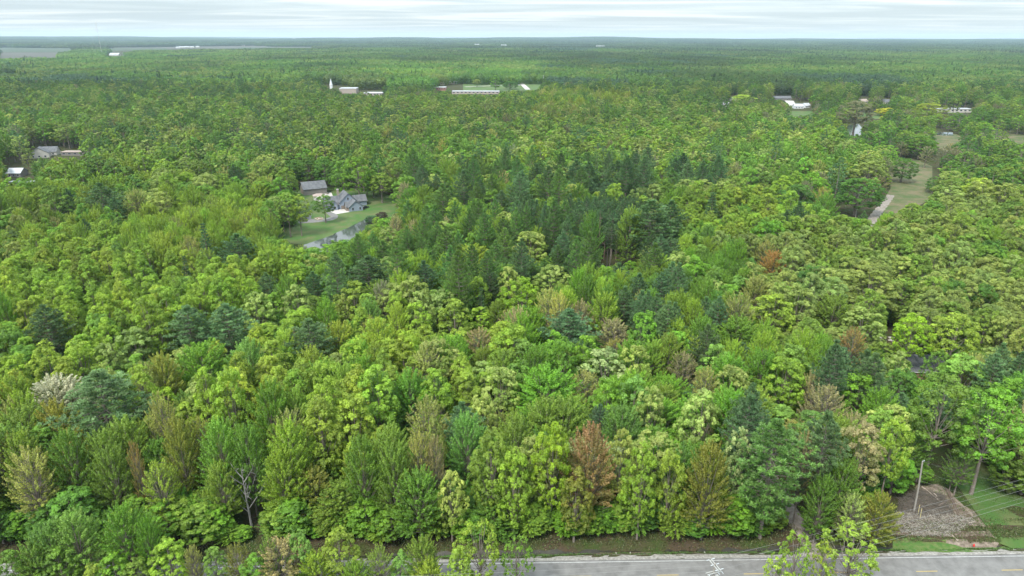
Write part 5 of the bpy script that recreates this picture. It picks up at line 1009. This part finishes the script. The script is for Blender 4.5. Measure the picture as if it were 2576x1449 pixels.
gable_block(hs, -1.0, 3.0, 2.0, 5.6, 2.75, 4.9, 'x', M_STONE, M_ROOF)
window(hs, 2.0, 0, 0.9, 0.9, 1.5); window(hs, 5.9, 0, 0.9, 0.9, 1.5); window(hs, 1.3, 7.0, 5.2, 0.9, 1.3); window(hs, -6.1, 6.6, 1.0, 1.4, 1.4)
MB().box(-1.06, -0.98, 2.4, 5.2, 0.0, 2.3).build('garage_door', M_DOOR, hs); MB().box(-0.06, 0.02, 0.3, 1.8, 0.0, 2.2).build('garage_door', M_DOOR, hs); MB().box(-2.6, -0.9, 6.9, 7.02, 0.0, 2.3).build('front_door', M_DOOR, hs)
MB().box(-2.9, -1.9, 13.4, 14.4, 4.0, 9.9).build('chimney', M_STONE, hs); MB().box(-3.0, -1.8, 13.3, 14.5, 9.9, 10.05).build('chimney_cap', M_CONC, hs)
for s, (y_, zz) in enumerate(((0.0, 2.66), )): MB().box(7.4, 7.9, -0.4, 7.9, 2.30, 2.42).build('gutter', M_TRIM, hs)
BL = W(765.3, 494.0); BR = W(822.0, 488.5); bd = (BR - BL); bw = bd.length * 1.02
ba = thing('barn', 'grey-brown barn with plain grey roof behind the house', 'barn', (BL.x, BL.y, 0.05), math.atan2(bd.y, bd.x))
gable_block(ba, 0, bw, 0, 10, 3.9, 7.3, 'x', M_BARNW, M_ROOF)
MB().box(-0.06, 0.0, 3.2, 6.8, 0, 3.2).build('barn_door', M_DOOR, ba)
for k in range(8): MB().box(bw * (k + 0.5) / 8 - 0.04, bw * (k + 0.5) / 8 + 0.04, -0.035, 0.0, 0.1, 3.8).build('batten', M_BARNW, ba)
pp = H5(570, 580); pv_ = thing('pavilion', 'tan-roofed open pavilion beside the patio', 'pavilion', (pp.x, pp.y, 0.06), math.radians(20))
for x_ in (0.2, 5.8):
    for y_ in (0.2, 3.8): MB().box(x_ - 0.1, x_ + 0.1, y_ - 0.1, y_ + 0.1, 0, 2.7).build('post', M_TRIM, pv_)
MB().add([(-0.3, -0.3, 2.7), (6.3, -0.3, 2.7), (6.3, 4.3, 2.7), (-0.3, 4.3, 2.7), (-0.3, -0.3, 2.85), (6.3, -0.3, 2.85), (6.3, 4.3, 2.85), (-0.3, 4.3, 2.85), (1.6, 2, 3.9), (4.4, 2, 3.9)],
         [(0, 3, 2, 1), (0, 1, 5, 4), (1, 2, 6, 5), (2, 3, 7, 6), (3, 0, 4, 7), (4, 5, 9, 8), (5, 6, 9), (6, 7, 8, 9), (7, 4, 8)]).build('roof', M_TROOF, pv_)
MB().tube([(0, 0, 0), (0, 0, 0.85)], 1.05, 20).build('hot_tub', M_STONE, None, (pp.x + 1.9, pp.y + 2.6, 0.07), label='round dark hot tub under the tan pavilion roof', category='hot tub')
q_ = H5(800, 470); MB().tube([(0, 0, 0), (0, 0, 0.72)], 0.06, 8).tube([(0, 0, 0.7), (0, 0, 0.75)], 0.8, 18).build('patio_table', M_DLOG, None, (q_.x, q_.y, 0.08), label='round dark patio table behind the pavilion', category='table')
def car(p, rz, col, lab):
    m = mat('car_paint_' + lab.split()[0], col, 0.3, spec=0.6); c_ = thing('parked_car', lab, 'car', (p.x, p.y, p.z), rz)
    b = MB(); prof = [(-2.3, 0.35), (2.3, 0.35), (2.35, 0.75), (2.2, 0.95), (1.15, 1.05), (-2.25, 1.08), (-2.36, 0.8)]
    n = len(prof); b.add([(x, -0.9, z) for x, z in prof] + [(x, 0.9, z) for x, z in prof], [tuple(range(n - 1, -1, -1))[::-1]] + [tuple(range(n, 2 * n))[::-1]] + [(i, (i + 1) % n, n + (i + 1) % n, n + i)[::-1] for i in range(n)]); b.build('body', m, c_)
    cab = [(-2.15, 1.08), (1.1, 1.06), (0.45, 1.62), (-1.9, 1.66)]; MB().add([(x, -0.82 if z < 1.2 else -0.68, z) for x, z in cab] + [(x, 0.82 if z < 1.2 else 0.68, z) for x, z in cab], [(0, 1, 2, 3), (7, 6, 5, 4), (0, 4, 5, 1), (1, 5, 6, 2), (2, 6, 7, 3), (3, 7, 4, 0)]).build('windows', M_GLASS, c_)
    MB().box(-1.9, 0.5, -0.7, 0.7, 1.64, 1.72).build('roof', m, c_)
    for x_ in (-1.45, 1.45):
        for y_ in (-0.92, 0.92):
            w_ = MB().tube([(x_, y_ - 0.1, 0.36), (x_, y_ + 0.1, 0.36)], 0.36, 12).build('wheel', M_DLOG, c_)
    for y_ in (-0.7, 0.7): MB().box(2.3, 2.4, y_ - 0.15, y_ + 0.15, 0.7, 0.88).build('headlight', M_TRIM, c_); MB().box(-2.42, -2.33, y_ - 0.12, y_ + 0.12, 0.75, 1.0).build('tail_light', M_RED, c_)
q_ = H5(1425, 706); car(Vector((q_.x, q_.y, 0.06)), math.radians(62), (0.015, 0.016, 0.018), 'black parked car beside the blue-grey garage')
q_ = W(1306, 215); car(Vector((q_.x, q_.y, 0.3)), 0.3, (0.75, 0.75, 0.75), 'white parked car on the far school lawn')
# boulders and a light post in the garden, low dark hedge at the pond
M_ROCK = mat('pale_boulder', (0.42, 0.39, 0.36), 0.9)
for j, (cx_1, cy_1, s_) in enumerate(((600, 882, .5), (625, 895, .4), (650, 885, .55), (680, 880, .4), (705, 870, .45), (590, 905, .35))):
    q_ = H5(cx_1, cy_1); r_ = np.random.default_rng(j); D = unit(r_.normal(0, 1, (14, 3))); import bmesh
    bm_ = bmesh.new(); [bm_.verts.new(d * s_ * (0.8 + 0.4 * r_.random()) * np.array([1.2, 1, 0.7])) for d in D]; bmesh.ops.convex_hull(bm_, input=bm_.verts); me = bpy.data.meshes.new('boulder'); bm_.to_mesh(me); bm_.free(); me.materials.append(M_ROCK)
    link('boulder', me, None, (q_.x, q_.y, 0.25), label='pale boulder in the bed inside the curved drive', category='boulder', group='boulders in the garden bed')
q_ = H5(1290, 520); lp = thing('yard_light', 'slim yard light post between trees behind the house', 'light post', (q_.x, q_.y, 0.03)); MB().tube([(0, 0, 0), (0, 0, 6.5)], 0.07, 6).build('post', M_DLOG, lp); MB().box(-0.2, 1.2, -0.12, 0.12, 6.5, 6.62).build('lamp_head', M_TRIM, lp)

# the house hidden among trees at the right
rp = W(2316, 954); rh = thing('house', 'brick house with white windows half hidden among trees', 'house', (rp.x - 2, rp.y, 0), math.radians(-6))
gable_block(rh, -3, 9, 0, 8, 2.7, 5.6, 'x', M_BRICK, M_ROOF); MB().box(-3.4, 9.4, -0.46, -0.40, 2.25, 2.45).build('gutter', M_TRIM, rh)
for x_ in (3.4, 4.3, 5.2): window(rh, x_, 0, 1.0, 0.7, 1.3)
pr_ = W(2230, 858)
for j in range(5):
    r_ = np.random.default_rng(50 + j); D = unit(r_.normal(0, 1, (14, 3))); bm_ = bmesh.new(); [bm_.verts.new(d * 0.9 * (0.7 + 0.5 * r_.random()) * np.array([1.4, 1, 0.6])) for d in D]; bmesh.ops.convex_hull(bm_, input=bm_.verts); me = bpy.data.meshes.new('boulder'); bm_.to_mesh(me); bm_.free(); me.materials.append(M_ROCK)
    link('boulder', me, None, (pr_.x - 2.5 + j * 1.2, pr_.y + (j % 3) * 1.5, 0.3), label='grey rock in the small glade above the hidden house', category='rock', group='rocks in the small glade')

# ------------------------------------------------------------------ far buildings
def flat_building(name, label, xa, xb, yb, ytop, depth, wm, rm, nwin, turn=0.0):
    A = W(xa, yb); B = W(xb, yb); w = (B - A).length; h_ = 3.0
    for _ in range(60): h_ = max(2.6, h_ + (proj(A.x, A.y, h_)[1] - ytop) * 0.02 * A.y / 110)
    t_ = thing(name, label, 'building', (A.x, A.y, 0), turn)
    MB().box(0, w, 0, depth, 0, h_ - 0.35).build('wall', wm, t_); MB().box(-0.3, w + 0.3, -0.3, depth + 0.3, h_ - 0.35, h_).build('roof', rm, t_)
    for k in range(nwin): window(t_, w * (k + 0.5) / nwin, 0, max(0.8, h_ * 0.45), w / nwin * 0.5, min(1.6, h_ * 0.3))
    return t_
def gable_house(label, px, py, w, d, eave, ridge, rot, wm, rm, axis='x'):
    p = W(px, py); t_ = thing('house', label, 'house', (p.x, p.y, 0), math.radians(rot)); gable_block(t_, -w / 2, w / 2, 0, d, eave, ridge, axis, wm, rm)
    for x_ in (-w * 0.3, 0, w * 0.3): window(t_, x_, 0, 1.0, 1.2, 1.2)
flat_building('school_building', 'beige flat-roofed school hall right of the white steeple', 854, 896, 236, 222.5, 26, M_BEIGE, M_WROOF, 0, 0.06)
flat_building('school_building', 'low white-roofed building between the beige hall and the trees', 914, 962, 241, 234, 24, M_BEIGE, M_WROOF, 6)
flat_building('school_building', 'white-roofed building directly left of the far school lawn', 1097, 1121, 229, 219.5, 18, M_BRICK, M_WROOF, 4)
flat_building('school_building', 'small building with white roof behind the others, left one', 1108, 1117, 215, 206.5, 12, M_BEIGE, M_WROOF, 2)
flat_building('school_building', 'small building with white roof behind the others, right one', 1130, 1149, 212, 205.5, 12, M_BEIGE, M_WROOF, 3)
flat_building('school_building', 'very long low building with white roof before the school lawn', 1137, 1256, 237, 229.5, 16, M_BEIGE, M_WROOF, 12)
flat_building('school_building', 'pale brick and white building showing through the trees', 1037, 1052, 234, 218, 14, M_BRICK, M_TRIM, 4)
flat_building('long_building', 'long low white-roofed building among the right hand gardens', 2358, 2443, 284, 273.5, 11, M_CREAM, M_WROOF, 8, 0.02)
flat_building('warehouse', 'low white-roofed warehouse at the far left edge', 6, 44, 181, 173, 26, M_BEIGE, M_WROOF, 5)
p = W(834, 226); st = thing('church_steeple', 'pointed white church steeple rising above the trees', 'steeple', (p.x, p.y, 0))
MB().box(-2.2, 2.2, -2.2, 2.2, 0, 8.5).build('tower', M_TRIM, st); MB().tube([(0, 0, 8.5), (0, 0, 9.0), (0, 0, 18.5)], [2.9, 2.6, 0.1], 8).build('spire', M_TRIM, st)
gable_house('pale house with dark roof at the left, highest of its group', 100, 399, 13, 9, 4.0, 8.0, 24, M_CREAM, M_ROOF, 'y')
gable_house('lower wing with grey roof beside the pale house', 122, 392, 12, 8, 3.2, 6.5, 10, M_CREAM, M_ROOF)
flat_building('garage_row', 'long low brown-roofed building right of the pale house', 155, 226, 393, 382, 7, M_BARNW, M_TROOF, 5)
gable_house('white-roofed shed standing beneath trees at the left edge', 36, 447, 8.5, 9, 3.0, 5.5, 4, M_BARNW, M_WROOF)
flat_building('low_shed', 'low white-roofed shed below the steep white-roofed one', 24, 82, 468, 461, 4, M_BARNW, M_WROOF, 0)
gable_house('white-roofed shed on the far left field', 287, 141, 40, 24, 6, 13, 5, M_CREAM, M_WROOF)
for j, (a_, b_, lab) in enumerate(((1848, 254, 'white gabled house at the left end of the far gardens'), (1824, 268, 'low white house below the left end of the far gardens'), (1958, 251, 'left half of the long grey-roofed far house pair'), (1980, 251, 'right one of the long grey-roofed far houses'), (2010, 272, 'white house behind the far garden lawn'), (2032, 270, 'small white house right of the far garden lawn'), (2174, 259, 'cream house between the dark and the golden tree'), (2230, 260, 'pale house behind the golden bushes'))):
    gable_house(lab, a_, b_ + 2, (7, 9, 14, 12, 12, 8, 13, 9)[j], 9, 3.2, 6.0, (8, -10, 3, 3, 0, 20, 18, -5)[j], (M_TRIM, M_TRIM, M_BARNW, M_BARNW, M_TRIM, M_TRIM, M_CREAM, M_CREAM)[j], (M_WROOF, M_WROOF, M_ROOF, M_ROOF, M_WROOF, M_WROOF, M_TROOF, M_ROOF)[j], 'y' if j in (0,) else 'x')
for j, (a_, b_, w_) in enumerate(((447, 121.5, 26), (458, 120.5, 40), (470, 120, 34), (482, 120.5, 30), (497, 119.5, 26), (330, 119, 20), (350, 119, 24), (612, 116, 26), (740, 103, 60), (582, 101.5, 60), (1320, 102.5, 60), (1268, 121, 46), (1510, 124, 60), (1200, 119, 40))):
    p = W(a_, b_); zz = float(hill(p.x, p.y)); t_ = thing('farm_building', ('white farm building among the far fields', 'pale far building on the wooded horizon')[j > 7], 'building', (p.x, p.y, zz), 0.2 * (j % 3), 'tiny far buildings' + (' in the fields', ' on the horizon')[j > 7])
    gable_block(t_, -w_ / 2, w_ / 2, 0, 14, 6 + (14 if j > 7 else 0), 11 + (14 if j > 7 else 0), 'x', M_CREAM, M_WROOF)
# mast with guys on the horizon, small poles in the middle distance
mp_ = W(257, 139); ma = thing('radio_mast', 'thin lattice radio mast above the horizon at the left', 'mast', (mp_.x, mp_.y, 0)); mh_ = 148.0
lg = MB()
for k in range(3): a_ = k * 2.094; lg.tube([(0.9 * math.cos(a_), 0.9 * math.sin(a_), 0), (0.5 * math.cos(a_), 0.5 * math.sin(a_), mh_)], 0.16, 4)
for i in range(50):
    z_ = mh_ * i / 50; a1, a2 = (i % 3) * 2.094, ((i + 1) % 3) * 2.094; lg.tube([(0.8 * math.cos(a1), 0.8 * math.sin(a1), z_), (0.8 * math.cos(a2), 0.8 * math.sin(a2), z_ + mh_ / 50)], 0.09, 3, cap=False)
lg.build('lattice', M_PALEW, ma)
for k in range(3):
    a_ = k * 2.094 + 0.4
    for hh in (60, 120, 146): MB().tube([(0, 0, hh), (75 * math.cos(a_), 75 * math.sin(a_), 0.5)], 0.07, 3).build('guy_wire', M_PALEW, ma)
for j, (a_, t1, b1, lab) in enumerate(((180, 345, 372, 'small pole with pale crossarm among trees at the upper left'), (1367, 189, 228, 'pale floodlight pole right of the far school lawn'), (1497, 190, 216, 'pale pole above trees right of the school lawn'))):
    p = W(a_, b1); hh = 9.0
    for _ in range(60): hh = max(4, hh + (proj(p.x, p.y, hh)[1] - t1) * 0.02 * p.y / 110)
    t_ = thing('small_pole', lab, 'pole', (p.x, p.y, 0)); MB().tube([(0, 0, 0), (0, 0, hh)], 0.14 + 0.06 * (j > 0), 6).build('pole', M_POLE if j == 0 else M_TRIM, t_); MB().box(-1.2, 1.2, -0.1, 0.1, hh - 0.7, hh - 0.5).build('crossarm', M_ARM, t_)
# small stuff by the road
for j, (a_, b_) in enumerate(((1550, 1389), (1586, 1390), (1773, 1386))):
    p = W(a_, b_); z = float(ground_z(p.x, p.y)); r_ = np.random.default_rng(90 + j); D = unit(r_.normal(0, 1, (12, 3))); bm_ = bmesh.new(); [bm_.verts.new(d * 0.16) for d in D]; bmesh.ops.convex_hull(bm_, input=bm_.verts); me = bpy.data.meshes.new('pale_stone'); bm_.to_mesh(me); bm_.free(); me.materials.append(M_ROCK)
    link('pale_stone', me, None, (p.x, p.y, z + 0.08), label='small pale stone on the ditch edge north of the road', category='stone', group='pale stones on the ditch edge')
# weeds, seedlings and old grass on the verge and in the clearing
def weeds(name, s0, s1, o0, o1, n, seed, tint_, lab, hmax=0.45, w_=0.10):
    r = np.random.default_rng(seed); ss = s0 + (s1 - s0) * r.random(n); oo = o0 + (o1 - o0) * r.random(n)
    cl = Smooth(seed, 2.2)(ss * 1.0, oo * 2.0); k = cl + 0.5 * r.normal(0, 1, n) > 0.0; ss, oo = ss[k], oo[k]; n = len(ss)
    x_ = EDGE_A.x + RD.x * ss + RN.x * oo; y_ = EDGE_A.y + RD.y * ss + RN.y * oo; z_ = ground_z(x_, y_); hh = hmax * (0.3 + 0.7 * r.random(n) ** 2)
    C = np.stack([x_, y_, z_ + hh * 0.5 + 0.02], 1); T_ = unit(np.stack([r.normal(0, 0.5, n), r.normal(0, 0.5, n), np.ones(n)], 1)); Nn = unit(r.normal(0, 1, (n, 3)) + np.array([0, -0.3, 0.5]))
    V = quads(C, Nn, T_, w_ * (0.6 + r.random(n)), hh * 1.1, r); sh = shade(n, r, 0.3)
    o = link(name, mesh_np(name, V, np.arange(len(V)).reshape(-1, 4), [M_LEAF], {'blend': ('FLOAT', np.repeat(np.clip(r.normal(.5, .3, n), 0, 1), 4)), 'leaf_shade': ('FLOAT_COLOR', np.repeat(sh, 4, 0))}), kind='stuff', label=lab, category='weeds')
    o['tint'] = list(tint_[0]); o['tint_b'] = list(tint_[1])
weeds('verge_weeds', -110, 115, 3.6, 9.5, 30000, 5, ((.06, .11, .02), (.16, .15, .06)), 'weeds and seedlings on the bank between ditch and wood', 0.5, 0.16)
weeds('verge_grass', sg[0] - 60, sg[6] + 30, 1.5, 3.2, 26000, 6, ((.06, .16, .02), (.12, .20, .04)), 'short green grass between road shoulder and ditch', 0.28, 0.09)
weeds('dead_leaves', -110, 115, 3.2, 14.0, 26000, 7, ((.10, .065, .035), (.24, .17, .10)), 'brown dead leaves and stalks under the front trees', 0.16, 0.20)
weeds('slope_grass', road_s(*C3(800, 1000).xy), road_s(*C3(800, 1000).xy) + 45, 5.0, 30.0, 34000, 8, ((.055, .13, .02), (.13, .17, .05)), 'rough green grass on the slope beside the brush clearing', 0.22, 0.14)
print('done')
